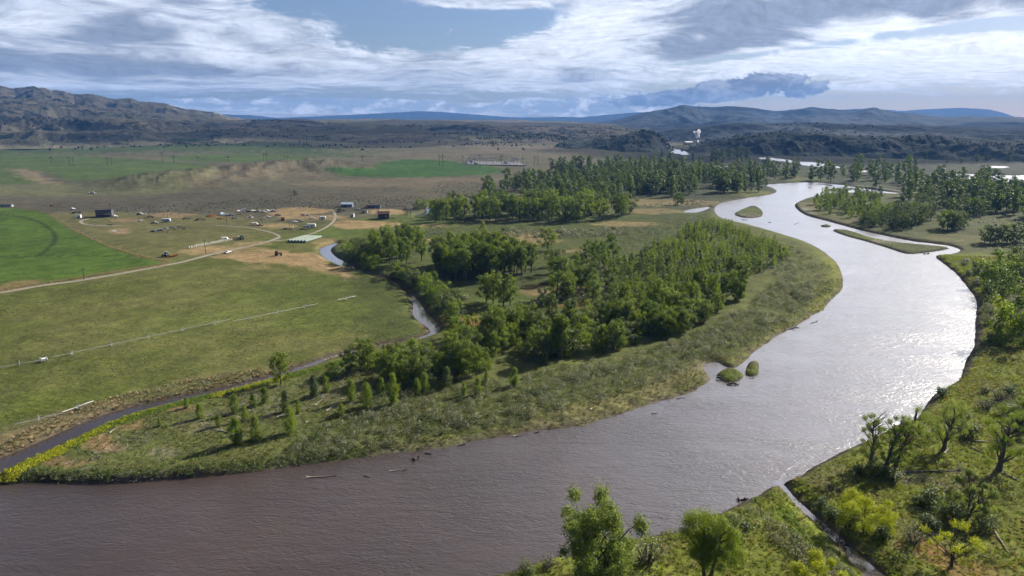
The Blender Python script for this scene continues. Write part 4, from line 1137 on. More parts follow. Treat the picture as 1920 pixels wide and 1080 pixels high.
    for i in near:
        x, y, z = pts[i]
        plant('slim', 'young_poplar', x, y, z - 0.1, rng.uniform(3.5, 9.0), 'slender bright green young poplar in the thicket on the upper bar', 'sapling', 'young poplars in the thicket')
    r = np.random.default_rng(5)
    cv, cf = clump_leaves([(0, 0, 1.2), (0.2, 0.1, 2.6), (-0.2, 0.1, 4.0), (0, 0, 5.4), (0.3, -0.3, 2)], [0.9, 1.1, 0.95, 0.6, 0.9], 150, 0.32, r, 1.1)
    for k, mt in enumerate(('g2', 'g1', 'g6')):
        w = rest[k::3]
        tiled('poplar_thicket', pts[w] - [0, 0, 0.1], r.uniform(0.45, 1.4, len(w)), cv, cf, KIND[mt], 'thicket of green young poplars beyond the nearer saplings', 'thicket', r)
    q = scatter(th, 2.6, r, 0.5, 0.75)
    sv, sf = proto_shrub(15, 40, 0.22, 1.0, 0.7, 0.4)
    uz = fbm(q[:, 0] / 18, q[:, 1] / 18, 66, 3)
    for lo, hi, mt, lab in ((0, 0.42, 'g3', 'grey green undergrowth in the gaps between the young poplars'), (0.42, 0.52, 'g6', 'olive undergrowth between the young poplars'), (0.52, 1, 'g2', 'bright green undergrowth between the young poplars')):
        k = (uz >= lo) & (uz < hi)
        tiled('undergrowth', q[k], r.uniform(0.6, 1.9, k.sum()), sv, sf, KIND[mt], lab, 'undergrowth', r)
    # --- scattered middle ground trees
    n += [g([(1010, 560), (1060, 575), (1130, 560), (1150, 520), (1170, 480), (1130, 470), (1060, 490), (1010, 500), (1010, 520)], 11, 'cottonwood', 'cottonwood_tree', (8, 15), 'scattered green cottonwood between the tall stand and the poplar thicket', 'tree', 'scattered cottonwoods beside the thicket', 25, keep=0.8, limit=34)]
    n += [g([(640, 470), (665, 500), (705, 520), (720, 500), (690, 470), (660, 455)], 7, 'bushy', 'willow_tree', (5, 8), 'rounded grey green willow crowding the bank of the blue creek bend', 'tree', 'willows along the creek bend', 26, limit=22)]
    n += [g([(735, 515), (760, 545), (800, 570), (830, 612), (868, 612), (860, 580), (820, 540), (780, 515)], 9, 'bushy', 'willow_tree', (6, 9), 'rounded green willow beside the narrow creek below the tall stand', 'tree', 'willows along the lower creek', 27, limit=20)]
    n += [g([(775, 392), (790, 402), (812, 410), (860, 412), (850, 400), (810, 385)], 11, 'bushy', 'willow_tree', (6, 9), 'dark round willow by the small pool near the brown barn', 'tree', 'willows by the pool near the barn', 28, limit=14)]
    n += [g([(560, 392), (840, 385), (840, 375), (780, 380)], 40, 'willow', 'willow_bush', (2, 3), 'low dark willow bush on the flat above the farmyard', 'bush', 'bushes above the farmyard', 29, keep=0.25)]
    # --- across the river
    n += [g([(1514, 378), (1526, 393), (1556, 408), (1591, 417), (1640, 424), (1660, 405), (1640, 370), (1600, 364), (1555, 366)], 8.5, 'young', 'young_cottonwood', (8, 12), 'bright green young cottonwood in the grove on the point across the river', 'tree', 'young cottonwoods on the far point', 51, limit=60)]
    n += [g([(1600, 420), (1665, 430), (1705, 437), (1750, 415), (1720, 398), (1660, 405)], 8.5, 'forest', 'cottonwood_tree', (11, 15), 'dark green cottonwood in the grove behind the long gravel bar', 'tree', 'dark cottonwoods behind the gravel bar', 52, limit=40)]
    spots([(1768, 428, 34), (1776, 431, 33), (1784, 430, 35), (1790, 432, 33), (1800, 429, 31), (1806, 428, 28)], 'forest', 'cottonwood_tree', 'tall dark cottonwood in the tight clump on the open meadow across the river', 'tree', 'tight clump on the far meadow', 61)
    spots([(1846, 455, 33), (1856, 456, 34), (1866, 457, 30), (1878, 456, 33), (1888, 455, 36), (1898, 457, 35), (1912, 452, 34), (1925, 455, 33)], 'forest', 'cottonwood_tree', 'dark cottonwood in the clump near the end of the gravel bar', 'tree', 'clump near the end of the gravel bar', 62)
    spots([(1780, 404, 32), (1792, 402, 34), (1806, 407, 30), (1818, 405, 34), (1830, 406, 32), (1842, 404, 30), (1740, 400, 30), (1720, 392, 28), (1755, 393, 32), (1870, 398, 30)], 'forest', 'cottonwood_tree', 'dark spreading cottonwood in the row behind the far meadow', 'tree', 'row behind the far meadow', 63)
    # --- near right bank
    spots([(1858, 528, 42), (1880, 520, 48), (1905, 512, 50), (1868, 552, 50), (1840, 512, 22)], 'bushy', 'willow_tree', ['leafy green willow behind the cut bank, first back from the river', 'tall willow crowding behind the cut bank, second back from the river', 'large willow at the frame edge above the cut bank',
          'broad willow overhanging a dark shrub on the right bank', 'smallest willow on the grassy bank end by the gravel bar'], 'tree', 'willows on the right bank', 71)
    spots([(1895, 640, 84, 2), (1935, 620, 80, 0)], 'bushy', 'willow_tree', ['largest broad willow on the right bank above the open grass', 'broad willow partly cut off by the right edge above the open grass'], 'tree', 'large willows on the right bank', 72)
    n += [g([(1790, 486), (1830, 540), (1850, 600), (1850, 640), (1930, 660), (1960, 560), (1930, 480), (1860, 470)], 11, 'willow', 'willow_bush', (2.2, 4), 'leafy olive willow bush between the right bank and the big willows', 'bush', 'bushes behind the cut bank', 73, keep=0.8, limit=40)]
    # --- lone trees on the spit, left of the band
    lone = [(527, 720, 58, 'cottonwood', 'dark round cottonwood standing alone at the creek edge'),
            (444, 833, 52, 'full', 'bright young cottonwood near the spit tip, the more feathery of a pair'), (480, 825, 46, 'full', 'bright young cottonwood near the spit tip, the fuller of a pair'),
            (545, 812, 50, 'full', 'young cottonwood with twin tops on the middle of the spit'), (441, 775, 36, 'full', 'thin young tree nearest the creek on the spit'), (375, 785, 30, 'full', 'smallest thin young tree on the open spit'),
            (497, 755, 30, 'full', 'thin young tree just below the lone dark cottonwood'), (475, 764, 26, 'full', 'short thin young tree in the creek side row on the spit'), (536, 772, 42, 'full', 'pale young cottonwood among the driftwood on the spit'),
            (590, 744, 42, 'full', 'slim young cottonwood in line with the lone dark cottonwood'), (659, 752, 42, 'full', 'slender young cottonwood at the left end of the tree band'), (688, 762, 46, 'full', 'low forked young cottonwood below the tree band'),
            (738, 757, 58, 'full', 'full young cottonwood with long shadow below the tree band'), (782, 738, 30, 'full', 'small thin tree tucked under the tree band'), (797, 732, 34, 'full', 'thin pale tree below the willows of the band'),
            (838, 728, 40, 'full', 'upright young tree at the lower edge of the band'), (896, 742, 34, 'full', 'isolated bright young tree on the grass below the band'), (965, 724, 34, 'full', 'isolated dark young tree at the edge of the willow scrub'),
            (912, 716, 24, 'full', 'short young tree beside the isolated bright one'), (1015, 575, 36, 'young', 'young green tree alone on the dark clearing'), (1063, 562, 38, 'young', 'young tree at the dry patch of the clearing'),
            (612, 735, 30, 'full', 'thin young tree right of the slim young cottonwood'), (560, 775, 28, 'full', 'thin sapling beside the twin topped young cottonwood'), (410, 800, 24, 'full', 'short sapling left of the feathery pair on the spit'), (640, 780, 26, 'full', 'sapling at the left edge of the willow scrub'), (716, 742, 34, 'full', 'thin sapling left of the full young cottonwood'),
            (350, 765, 20, 'full', 'tiny sapling on the rusty ground of the spit'), (300, 800, 16, 'full', 'tiny bright sapling alone on the open spit'), (460, 788, 26, 'full', 'short sapling above the feathery pair'), (625, 712, 36, 'young', 'young tree close to the creek left of the band'), (655, 700, 44, 'young', 'leafy young tree at the top left corner of the band'), (870, 742, 24, 'full', 'small tree left of the isolated bright one'),
            (1113, 555, 40, 'young', 'full young tree at the edge of the poplar thicket'), (1028, 470, 42, 'cottonwood', 'open branched old cottonwood on the dry patch above the tall stand'), (943, 452, 26, 'cottonwood', 'single small tree among the sage in the upper clearing'),
            (905, 442, 28, 'young', 'thin tree by the sage behind the tall stand'), (555, 366, 9, 'bushy', 'lone dark round tree on the sagebrush flat'), (1270, 384, 22, 'cottonwood', 'single tree on the pale far pasture by the river'), (1278, 384, 18, 'young', 'smaller companion tree on the pale far pasture')]
    for i, (a, b, h, kd, lab) in enumerate(lone):
        nm = {'cottonwood': 'cottonwood_tree', 'young': 'young_cottonwood', 'slim': 'young_poplar', 'full': 'young_cottonwood', 'bushy': 'willow_tree'}[kd]
        spots([(a, b, h)], kd, nm, [lab], 'tree', 'lone trees', 300 + i)
    spots([(925, 569, 58, 2), (944, 574, 60, 4), (957, 572, 52, 2), (912, 566, 50, 0)], 'cottonwood', 'cottonwood_tree', ['old spreading cottonwood with dark trunk on the clearing, second from the left of four', 'largest old cottonwood with leaning trunks on the clearing', 'old cottonwood at the right of the four on the clearing', 'old cottonwood at the left of the four on the clearing'], 'tree', 'old cottonwoods on the clearing', 81)
    print('groves', n)
    foreground()
    cover()
    name_the_ends()

def foreground():
    B, D = KIND['bark'], KIND['bark_dark']
    def one(name, seed, px, py, hpx, label, cat, kw, mats, parts=('trunk', 'crown'), group=None, rz=None):
        p = P([px], [py])[0]; z = height_at(p[None])[0]
        H = hpx * (p[1] * CA + CAMZ * SA) / FPX / 0.90
        kw = dict(kw); ncl, cr, clr, nl, lf = kw.pop('ncl'), kw.pop('cr') * H, kw.pop('clr') * H, kw.pop('nl'), kw.pop('lf')
        tm, cm = make_tree(seed, H, kw.pop('cb'), kw.pop('prof'), cr, ncl, clr, nl, lf, mats[0], mats[1], **kw)
        o = empty(name, (p[0], p[1], z - 0.1), rz or 0.0)
        link(parts[0], tm, o); link(parts[1], cm, o)
        tag(o, label, cat, group)
        return o
    big = dict(ncl=64, cr=0.26, clr=0.10, nl=42000, lf=0.17, cb=0.12, prof=lambda t: 0.5 + 0.65 * math.sin(pi * (0.12 + 0.72 * t)), stems=3, tr=0.026, bare=4, flat=1.25, hollow=0.1)
    one('cottonwood_tree', 401, 1120, 1105, 172, 'large feathery bright cottonwood at the bottom edge beside the river', 'tree', big, (D, KIND['g8']))
    fg2 = dict(ncl=40, cr=0.27, clr=0.135, nl=60000, lf=0.09, cb=0.42, prof=umbrella, stems=2, tr=0.045, bare=8, flat=0.85, hollow=0.2)
    one('cottonwood_tree', 402, 1322, 1098, 126, 'round topped cottonwood with thick twisted trunk at the bottom edge', 'tree', fg2, (D, KIND['g2']))
    old = dict(ncl=26, cr=0.20, clr=0.062, nl=9000, lf=0.10, cb=0.16, prof=column, tr=0.033, bare=16, flat=1.1, limb_amp=0.05)
    for i, (x, y, h, lab) in enumerate(((1632, 872, 96, 'dying cottonwood with bare crown limbs, nearest the river of three'), (1658, 878, 98, 'dying cottonwood with dark leaning trunk, middle of three by the bank'), (1678, 872, 84, 'dying broken cottonwood with thick trunk, farthest right of three by the bank'))):
        kw = dict(old); kw['lean'] = (-0.05, 0.14, 0.20)[i]
        one('dying_cottonwood', 411 + i, x, y, h, lab, 'tree', kw, (KIND['bark'], KIND['g8'] if i != 1 else KIND['g2']), group='dying cottonwoods on the near bank')
    mid = dict(ncl=22, cr=0.27, clr=0.105, nl=12000, lf=0.10, cb=0.30, prof=umbrella, tr=0.040, bare=4, flat=0.9, lean=0.1)
    one('cottonwood_tree', 421, 1768, 846, 92, 'forked cottonwood with thin round top right of the dying trees', 'tree', mid, (B, KIND['g8']))
    one('cottonwood_tree', 422, 1873, 882, 116, 'gnarled cottonwood with stout dark trunk on the right bank', 'tree', dict(mid, lean=0.06, bare=7, tr=0.042, ncl=16), (B, KIND['g2']))
    one('cottonwood_tree', 423, 1908, 806, 60, 'cottonwood at the right edge above the gnarled one', 'tree', mid, (B, KIND['g2']))
    one('willow_tree', 424, 1815, 968, 76, 'grey green open willow leaning over dark shrubs', 'tree', dict(mid, ncl=13, stems=2, lean=0.12, cr=0.34, bare=4), (B, KIND['g8']))
    one('willow_tree', 425, 1620, 998, 66, 'dense yellow green willow above the little side creek', 'tree', dict(mid, ncl=20, stems=3, cr=0.62, clr=0.2, nl=22000, cb=0.25, tr=0.02, bare=0), (D, KIND['g4']))
    one('willow_tree', 426, 1785, 1062, 78, 'yellow leaved willow with crooked dark limbs near the bottom right', 'tree', dict(mid, ncl=14, stems=3, cr=0.55, clr=0.13, nl=4200, cb=0.5, tr=0.03, bare=5, lean=0.05), (D, KIND['g4']))
    one('willow_tree', 427, 1535, 1110, 60, 'bright yellow green willow cut by the bottom edge', 'tree', dict(mid, ncl=18, stems=3, cr=0.7, clr=0.22, nl=22000, cb=0.2, tr=0.02, bare=0, lean=0), (D, KIND['g4']))
    one('willow_tree', 428, 1722, 816, 48, 'leafy green willow behind the dying cottonwoods', 'tree', dict(mid, ncl=16, stems=3, cr=0.5, clr=0.2, nl=6500, cb=0.15, tr=0.02, bare=0), (D, KIND['g2']))
    # snags
    for i, (x, y, h, lab) in enumerate(((1712, 800, 36, 'short broken dead trunk standing behind the dying cottonwoods'), (1692, 840, 40, 'forked dead trunk stub beside the dying cottonwoods'), (1756, 800, 20, 'stump sized dead trunk left of the forked cottonwood'))):
        p = P([x], [y])[0]; z = height_at(p[None])[0]; H = h * (p[1] * CA + CAMZ * SA) / FPX
        r = np.random.default_rng(430 + i); m = MB()
        m.tube(wander((0, 0, -0.3), (0.4, 0.1, H), 7, r, 0.05), np.linspace(0.42, 0.22, 7), 8)
        o = empty('dead_tree', (p[0], p[1], z)); m.build('trunk', D, o, sm=True)
        b = MB()
        for k in range(3):
            a = r.uniform(0, 6.28); b.tube(wander((0.2, 0.05, H * (0.5 + 0.15 * k)), (math.cos(a) * 0.9, math.sin(a) * 0.9, H * (0.75 + 0.15 * k)), 4, r, 0.04), [0.12, 0.09, 0.06, 0.02], 5)
        b.build('limb', D, o, sm=True)
        tag(o, lab, 'dead tree', 'dead trunks on the right bank')
    # named shrubs of the foreground
    bb = [(1213, 1052, 44, 'leafless grey twiggy bush between the two foreground trees', 'bare'), (1030, 1062, 22, 'small pale twiggy bush at the river edge left of the big foreground tree', 'bare'), (985, 1075, 22, 'low green bush at the river edge in the bottom foreground', 'willow'),
          (1378, 1000, 36, 'grey green bush on the bank between river and round topped tree', 'willow'), (1350, 1020, 24, 'dark small bush behind the round topped foreground tree', 'willow'), (1640, 892, 26, 'dark dense shrub at the foot of the dying cottonwoods', 'dark'), (1610, 890, 18, 'small dark shrub left of the dying cottonwoods', 'dark'), (1668, 900, 22, 'dark shrub in the shade right below the dying cottonwoods', 'dark'),
          (1814, 818, 26, 'dark conical juniper shrub beside a fallen log', 'dark'), (1812, 786, 14, 'small dark juniper shrub above the fallen log', 'dark'), (1885, 778, 20, 'dark rounded juniper near the right edge', 'dark'), (1907, 806, 22, 'dark juniper below the right edge cottonwood', 'dark'), (1743, 945, 30, 'upright dark shrub left of the open willow', 'dark'), (1722, 948, 18, 'low dark shrub at the foot of the upright one', 'dark'),
          (1783, 978, 36, 'dark green shrub beneath the leaning open willow', 'dark'), (1713, 1018, 34, 'grey open shrub above the rusty bare patch', 'bare'), (1845, 990, 30, 'leafy shrub right of the leaning open willow', 'willow'), (1740, 990, 24, 'thin dark shrub between the two willows', 'dark'), (1590, 985, 26, 'dark shrub left of the yellow green willow', 'dark'), (1655, 1010, 22, 'dark shrub right of the yellow green willow', 'dark'),
          (1560, 968, 22, 'dark bush by the side creek bank', 'dark'), (1540, 950, 20, 'dark low bush on the side creek bank', 'dark'), (1845, 738, 16, 'grey spreading shrub near the river on the right bank', 'bare'), (1870, 752, 20, 'grey twiggy shrub on the right bank slope', 'bare'), (1890, 742, 18, 'dark shrub on the right bank slope', 'dark'), (1850, 768, 20, 'grey rounded shrub above the small junipers', 'bare'), (1765, 742, 16, 'small dark bush overhanging the river at the right bank', 'dark')]
    mk = {}
    for i in range(2):
        mk['bare', i] = make_bush(501 + i, 2.2, 1.7, 46, 260, 0.13, B, KIND['g3']); mk['willow', i] = make_bush(511 + i, 2.2, 1.6, 24, 1100, 0.13, B, KIND['g6']); mk['dark', i] = make_bush(521 + i, 2.2, 1.35, 20, 1000, 0.15, D, KIND['g5'])
    r = np.random.default_rng(9)
    p = P([b[0] for b in bb], [b[1] for b in bb]); zz = height_at(p)
    for i, (x, y, h, lab, kd) in enumerate(bb):
        H = h * (p[i, 1] * CA + CAMZ * SA) / FPX
        s = H / 2.1
        o = empty('shrub', (p[i, 0], p[i, 1], zz[i]), r.uniform(0, 6), (s * r.uniform(0.9, 1.35), s * r.uniform(0.9, 1.2), s))
        a, b = mk[kd, i % 2]
        link('stems', a, o); link('foliage', b, o); tag(o, lab, 'shrub', 'shrubs of the foreground banks')

def cover():
    """Ground cover that nobody could count."""
    r = np.random.default_rng(77)
    G = KIND
    # willow scrub on the bar
    pts = np.vstack([scatter(p, g_, r, 0.5, k, 1.5) for p, g_, k in (
        ([(830, 790), (930, 770), (1000, 728), (1100, 690), (1200, 662), (1300, 628), (1390, 580), (1440, 540), (1480, 515), (1530, 555), (1450, 620), (1330, 672), (1250, 712), (1150, 745), (1050, 770), (950, 800), (850, 812)], 1.9, 0.9),
        ([(520, 850), (560, 815), (640, 785), (740, 760), (840, 770), (900, 770), (830, 815), (700, 838), (560, 866), (500, 872)], 1.7, 0.85),
        ([(1130, 480), (1230, 430), (1330, 408), (1350, 420), (1260, 470), (1330, 520), (1240, 560), (1150, 560)], 3.2, 0.7),
        ([(680, 735), (800, 735), (1000, 700), (1150, 670), (1300, 630), (1400, 575), (1420, 590), (1300, 650), (1150, 700), (1000, 745), (850, 775), (700, 780)], 2.3, 0.8),
        ([(1400, 440), (1500, 470), (1560, 500), (1560, 560), (1480, 560), (1440, 520)], 2.8, 0.6),
        ([(660, 545), (700, 700), (560, 730), (660, 690)], 3.0, 0.5), ([(680, 740), (640, 700), (820, 720), (800, 760)], 2.6, 0.5),
        ([(1170, 430), (1330, 400), (1340, 412), (1260, 432), (1120, 480), (1080, 470)], 3.4, 0.8),
        ) ])
    big = np.vstack([scatter(p, g_, r, 0.5, k, 1.5) for p, g_, k in (
        ([(840, 440), (960, 430), (1100, 430), (1180, 425), (1180, 440), (1080, 448), (940, 446), (850, 450)], 4.0, 0.75), ([(900, 470), (1010, 462), (1010, 468), (930, 478)], 4.0, 0.5), ([(820, 540), (880, 560), (900, 590), (840, 600)], 6, 0.5), ([(960, 580), (1130, 560), (1120, 540), (960, 560)], 6, 0.4), ([(700, 440), (830, 425), (840, 440), (720, 455)], 5, 0.5), ([(1200, 385), (1330, 372), (1335, 380), (1220, 396)], 7, 0.4))])
    lump = np.vstack([scatter(p, g_, r, 0.5, k, 2.0) for p, g_, k in (
        ([(830, 785), (930, 765), (1000, 725), (1100, 690), (1200, 662), (1300, 628), (1390, 580), (1440, 540), (1480, 515), (1530, 550), (1450, 612), (1330, 660), (1250, 700), (1150, 735), (1050, 765), (950, 795), (850, 806)], 3.6, 0.6),
        ([(540, 845), (600, 810), (700, 780), (800, 765), (860, 775), (780, 815), (640, 838)], 3.0, 0.6), ([(1400, 440), (1500, 470), (1560, 505), (1550, 560), (1480, 560), (1440, 520)], 4.5, 0.5), ([(680, 735), (800, 735), (1000, 700), (1150, 670), (1300, 630), (1400, 575), (1150, 700), (1000, 745), (850, 775), (700, 780)], 3.8, 0.6))])
    lump = lump[fbm(lump[:, 0] / 11, lump[:, 1] / 11, 81, 3) > 0.45]
    lv, lf_ = proto_shrub(22, 130, 0.10, 1.0, 0.72, 0.34)
    for k, mt in enumerate(('g3', 'g3', 'g5')):
        tiled('willow_scrub', lump[k::3], r.uniform(1.5, 3.2, len(lump[k::3])), lv, lf_, G[mt], 'taller rounded willow scrub standing out of the low growth', 'scrub', r, 0.85)
    bv, bf = proto_shrub(21, 60, 0.2, 1.0, 0.75, 0.35)
    tiled('willow_scrub', big, r.uniform(1.6, 3.6, len(big)), bv, bf, G['g3'], 'tall grey green willow scrub about the upper clearing', 'scrub', r, 0.75)
    m = fbm(pts[:, 0] / 9, pts[:, 1] / 9, 3, 3) > 0.36
    pts = pts[m]
    d = np.hypot(pts[:, 0], pts[:, 1])
    for k, (mat, n, seed) in enumerate(((G['g3'], 54, 1), (G['g6'], 44, 2), (G['g3'], 50, 3))):
        v, f = proto_shrub(seed, int(n * 1.6), 0.115, 1.0, 0.7, 0.34)
        q = pts[k::3]
        tiled('willow_scrub', q, r.uniform(0.7, 2.3, len(q)), v, f, mat, 'grey green willow scrub covering the river bar', 'scrub', r)
    # coarse grass and weeds of the bar, the spit and the near right bank
    gr = [leaf_mat('grass_green', ((0.14, 0.17, 0.026), (0.185, 0.21, 0.034), (0.23, 0.24, 0.05)), 0.4), leaf_mat('grass_olive', ((0.11, 0.115, 0.04), (0.145, 0.145, 0.055), (0.19, 0.175, 0.08)), 0.4),
          leaf_mat('grass_lush', ((0.09, 0.155, 0.014), (0.125, 0.20, 0.018), (0.165, 0.235, 0.024)), 0.4), leaf_mat('weed_yellow', ((0.28, 0.32, 0.01), (0.44, 0.43, 0.012), (0.6, 0.52, 0.015)), 0.4), leaf_mat('grass_straw', ((0.25, 0.19, 0.10), (0.32, 0.25, 0.14), (0.38, 0.31, 0.19)), 0.3)]
    right = [(1745, 478), (1800, 480), (2110, 480), (2110, 1110), (870, 1110), (960, 1072), (1170, 1020), (1400, 942), (1600, 845), (1760, 750), (1845, 660), (1840, 560)]
    spit = [(-20, 918), (0, 888), (110, 848), (220, 794), (350, 756), (500, 716), (640, 676), (760, 660), (900, 720), (1100, 740), (1300, 660), (1450, 600), (1560, 520), (1590, 520), (1585, 550), (1480, 620), (1320, 725), (1100, 800), (880, 836), (560, 876), (330, 902), (100, 912)]
    a = scatter(right, 0.85, r, 0.5, 0.8, 0.7); b = scatter(spit, 1.2, r, 0.5, 0.85, 0.5)
    nb2 = fbm(a[:, 0] / 11, a[:, 1] / 11, 16, 3)
    na, nb = fbm(a[:, 0] / 7, a[:, 1] / 7, 6, 3), fbm(b[:, 0] / 7, b[:, 1] / 7, 6, 3)
    tv, tf = proto_tuft(4, 16, 1.0, 0.8, 0.11)
    wv, wf = proto_shrub(5, 22, 0.20, 0.8, 0.75)
    lush = scatter([(1470, 915), (1400, 938), (1430, 925), (1530, 1000), (1640, 1110), (1560, 1110), (1470, 985)], 0.9, r, 0.5, 0.9, 0.3)
    lush = np.vstack([lush, scatter([(1470, 910), (1500, 925), (1560, 985), (1640, 1050), (1720, 1110), (1690, 1110), (1600, 1030), (1520, 955)], 0.9, r, 0.5, 0.9, 0.3)])
    tiled('grass', a[na > 0.5], r.uniform(0.25, 0.6, (na > 0.5).sum()), tv, tf, gr[0], 'rough bright grass tussocks on the right bank', 'grass', r)
    tiled('grass', np.vstack([b[nb > 0.5], a[na < 0.36]]), r.uniform(0.25, 0.65, (nb > 0.5).sum() + (na < 0.36).sum()), tv, tf, gr[1], 'rough olive grass tussocks on the river bar', 'grass', r)
    q = a[(nb2 > 0.55)][::4]
    tiled('grass', q, r.uniform(0.3, 0.7, len(q)), tv, tf, gr[4], 'straw coloured dry grass among the green on the right bank', 'grass', r)
    q = a[(nb2 < 0.5) & (nb2 > 0.40)][::5]
    tiled('weeds', q, r.uniform(0.7, 1.7, len(q)), wv, wf, G['g2'], 'leafy bright weeds on the right bank', 'weeds', r, 0.8)
    q = a[(na <= 0.5) & (na > 0.38)][::3]
    tiled('weeds', q, r.uniform(0.4, 1.0, len(q)), wv, wf, G['g6'], 'low green weeds between the tussocks on the right bank', 'weeds', r, 0.8)
    q = b[(nb <= 0.45)][::2]
    tiled('weeds', q, r.uniform(0.4, 1.1, len(q)), wv, wf, G['g6'], 'low green weeds between the tussocks on the bar', 'weeds', r, 0.8)
    q = scatter([(60, 905), (130, 860), (330, 770), (480, 735), (640, 700), (700, 745), (560, 800), (420, 850), (250, 895)], 4.0, r, 0.5, 0.55, 1)
    tiled('weeds', q, r.uniform(0.8, 1.5, len(q)), wv, wf, gr[2], 'scattered bright green weed clumps on the open spit', 'weeds', r, 0.6)
    tiled('grass', lush, r.uniform(0.5, 1.1, len(lush)), wv, wf, gr[2], 'lush green sedge along the small side creek', 'grass', r, 0.7)
    q = scatter([(1390, 945), (1440, 965), (1500, 1010), (1570, 1050), (1620, 1110), (1560, 1110), (1500, 1060), (1440, 1010)], 1.6, r, 0.5, 0.8, 0.5)
    sv, sf = proto_shrub(6, 70, 0.13, 1.0, 0.7)
    tiled('willow_scrub', q, r.uniform(0.9, 2.2, len(q)), sv, sf, G['g3'], 'pale grey willow scrub beside the small side creek', 'scrub', r)
    q = scatter([(1600, 900), (1700, 880), (1780, 900), (2100, 860), (2100, 700), (1850, 690), (1800, 760), (2100, 780), (2100, 1110), (1700, 1110), (1640, 960)], 3.4, r, 0.5, 0.5, 1)
    q = q[fbm(q[:, 0] / 8, q[:, 1] / 8, 14, 3) > 0.56]
    tiled('scrub', q, r.uniform(0.6, 1.9, len(q)), sv, sf, G['g5'], 'low dark brush dotted over the right bank', 'scrub', r, 0.8)
    # dead brush and fallen sticks
    stick = simple_mat('dead_sticks', (0.24, 0.21, 0.175), 0.9, vary=0.35)
    kv, kf = proto_tuft(9, 20, 0.45, 1.3, 0.035)
    q = np.vstack([scatter(p, g_, r, 0.5, k, 1) for p, g_, k in (([(340, 780), (440, 745), (560, 715), (650, 705), (720, 735), (700, 765), (600, 775), (480, 800), (380, 810)], 2.4, 0.6), ([(90, 880), (180, 850), (250, 810), (300, 790), (280, 830), (160, 885)], 2.2, 0.6),
                   ([(740, 660), (840, 700), (900, 690), (830, 640)], 3.5, 0.5), ([(1640, 880), (1700, 890), (1820, 885), (1900, 900), (1890, 930), (1700, 910)], 2.2, 0.6), ([(1690, 985), (1760, 1000), (1740, 1060), (1680, 1040)], 2.4, 0.5), ([(1830, 735), (1930, 730), (1930, 790), (1850, 780)], 2.6, 0.5))])
    tiled('brushwood', q, r.uniform(0.7, 1.8, len(q)), kv, kf, stick, 'grey dead brush and fallen sticks among the grass', 'brushwood', r)
    # yellow flowering strip by the creek
    line = W(smooth([(-30, 925), (5, 898), (50, 872), (110, 846), (170, 815), (228, 790), (300, 768), (370, 748), (430, 735), (520, 712), (600, 692), (650, 678)], 6))
    t = r.random(5200) ** 1.25 * (len(line) - 1)
    i = np.minimum(t.astype(int), len(line) - 2); fr = (t - i)[:, None]
    c = line[i] * (1 - fr) + line[i + 1] * fr
    nrm = line[i + 1] - line[i]; nrm = np.stack([-nrm[:, 1], nrm[:, 0]], 1) / np.linalg.norm(nrm, axis=1)[:, None]
    c = c + nrm * r.normal(0, 0.95, len(c))[:, None]
    z, d, *_ = ground_z(c[:, 0], c[:, 1], True)
    q = np.column_stack([c, z])[d > 0.2]
    px_ = px_of(q[:, 0], q[:, 1], q[:, 2])[0]
    yn = r.random(len(q)) * 0.5 + fbm(q[:, 0] / 2.5, q[:, 1] / 2.5, 8, 3) * 0.7 > np.interp(px_, [0, 110, 170, 250, 300, 385, 410, 520, 545], [0.45, 0.58, 0.72, 0.78, 0.95, 0.95, 0.62, 0.62, 1.0])
    tiled('flowering_weeds', q[yn], r.uniform(0.45, 1.0, yn.sum()), wv, wf, gr[3], 'bright yellow flowering weeds lining the creek', 'weeds', r, 0.9)
    tiled('weeds', q[~yn], r.uniform(0.35, 0.8, (~yn).sum()), wv, wf, gr[2], 'fresh green weeds lining the creek', 'weeds', r, 0.9)
    # dry reed and brush on the creek's outer bank
    q = scatter([(-60, 880), (0, 830), (110, 778), (180, 752), (330, 718), (500, 688), (640, 660), (780, 628), (790, 634), (640, 668), (480, 706), (300, 746), (140, 796), (30, 846)], 1.0, r, 0.5, 0.7, 0.2)
    h = r.random(len(q)) < 0.5
    tiled('reeds', q[h], r.uniform(0.4, 1.0, h.sum()), tv, tf, gr[4], 'straw coloured reeds on the outer creek bank', 'reeds', r)
    tiled('scrub', q[~h], r.uniform(0.4, 1.0, (~h).sum()), wv, wf, G['g3'], 'grey brush on the outer creek bank', 'scrub', r)
    bl = RIV_IN_W[(px_of(RIV_IN_W[:, 0], RIV_IN_W[:, 1], -1.0)[0] > -40) & (px_of(RIV_IN_W[:, 0], RIV_IN_W[:, 1], -1.0)[0] < 700) & (RIV_IN_W[:, 1] < 175)]
    t = r.random(700) * (len(bl) - 1); i = np.minimum(t.astype(int), len(bl) - 2)
    c = bl[i] + (bl[i + 1] - bl[i]) * (t - i)[:, None] + np.column_stack([r.normal(0, 0.5, 700), r.uniform(0.6, 4.0, 700)])
    z, d, *_ = ground_z(c[:, 0], c[:, 1], True); q = np.column_stack([c, z])[d > 0.3]
    tiled('scrub', q, r.uniform(0.3, 1.1, len(q)), wv, wf, G['g6'], 'rough weeds and brush hanging over the cut bank of the spit', 'scrub', r, 0.8)
    # meadow tussocks
    q = scatter([(-30, 560), (160, 530), (330, 500), (480, 490), (640, 520), (760, 560), (770, 620), (600, 660), (300, 720), (0, 800), (-60, 800)], 1.9, r, 0.5, 0.65, 1.5)
    q = q[fbm(q[:, 0] / 12, q[:, 1] / 20, 27, 3) > 0.42]
    tiled('grass', q, r.uniform(0.22, 0.6, len(q)), tv, tf, gr[0], 'short tufts of the irrigated pasture', 'grass', r, 0.7)
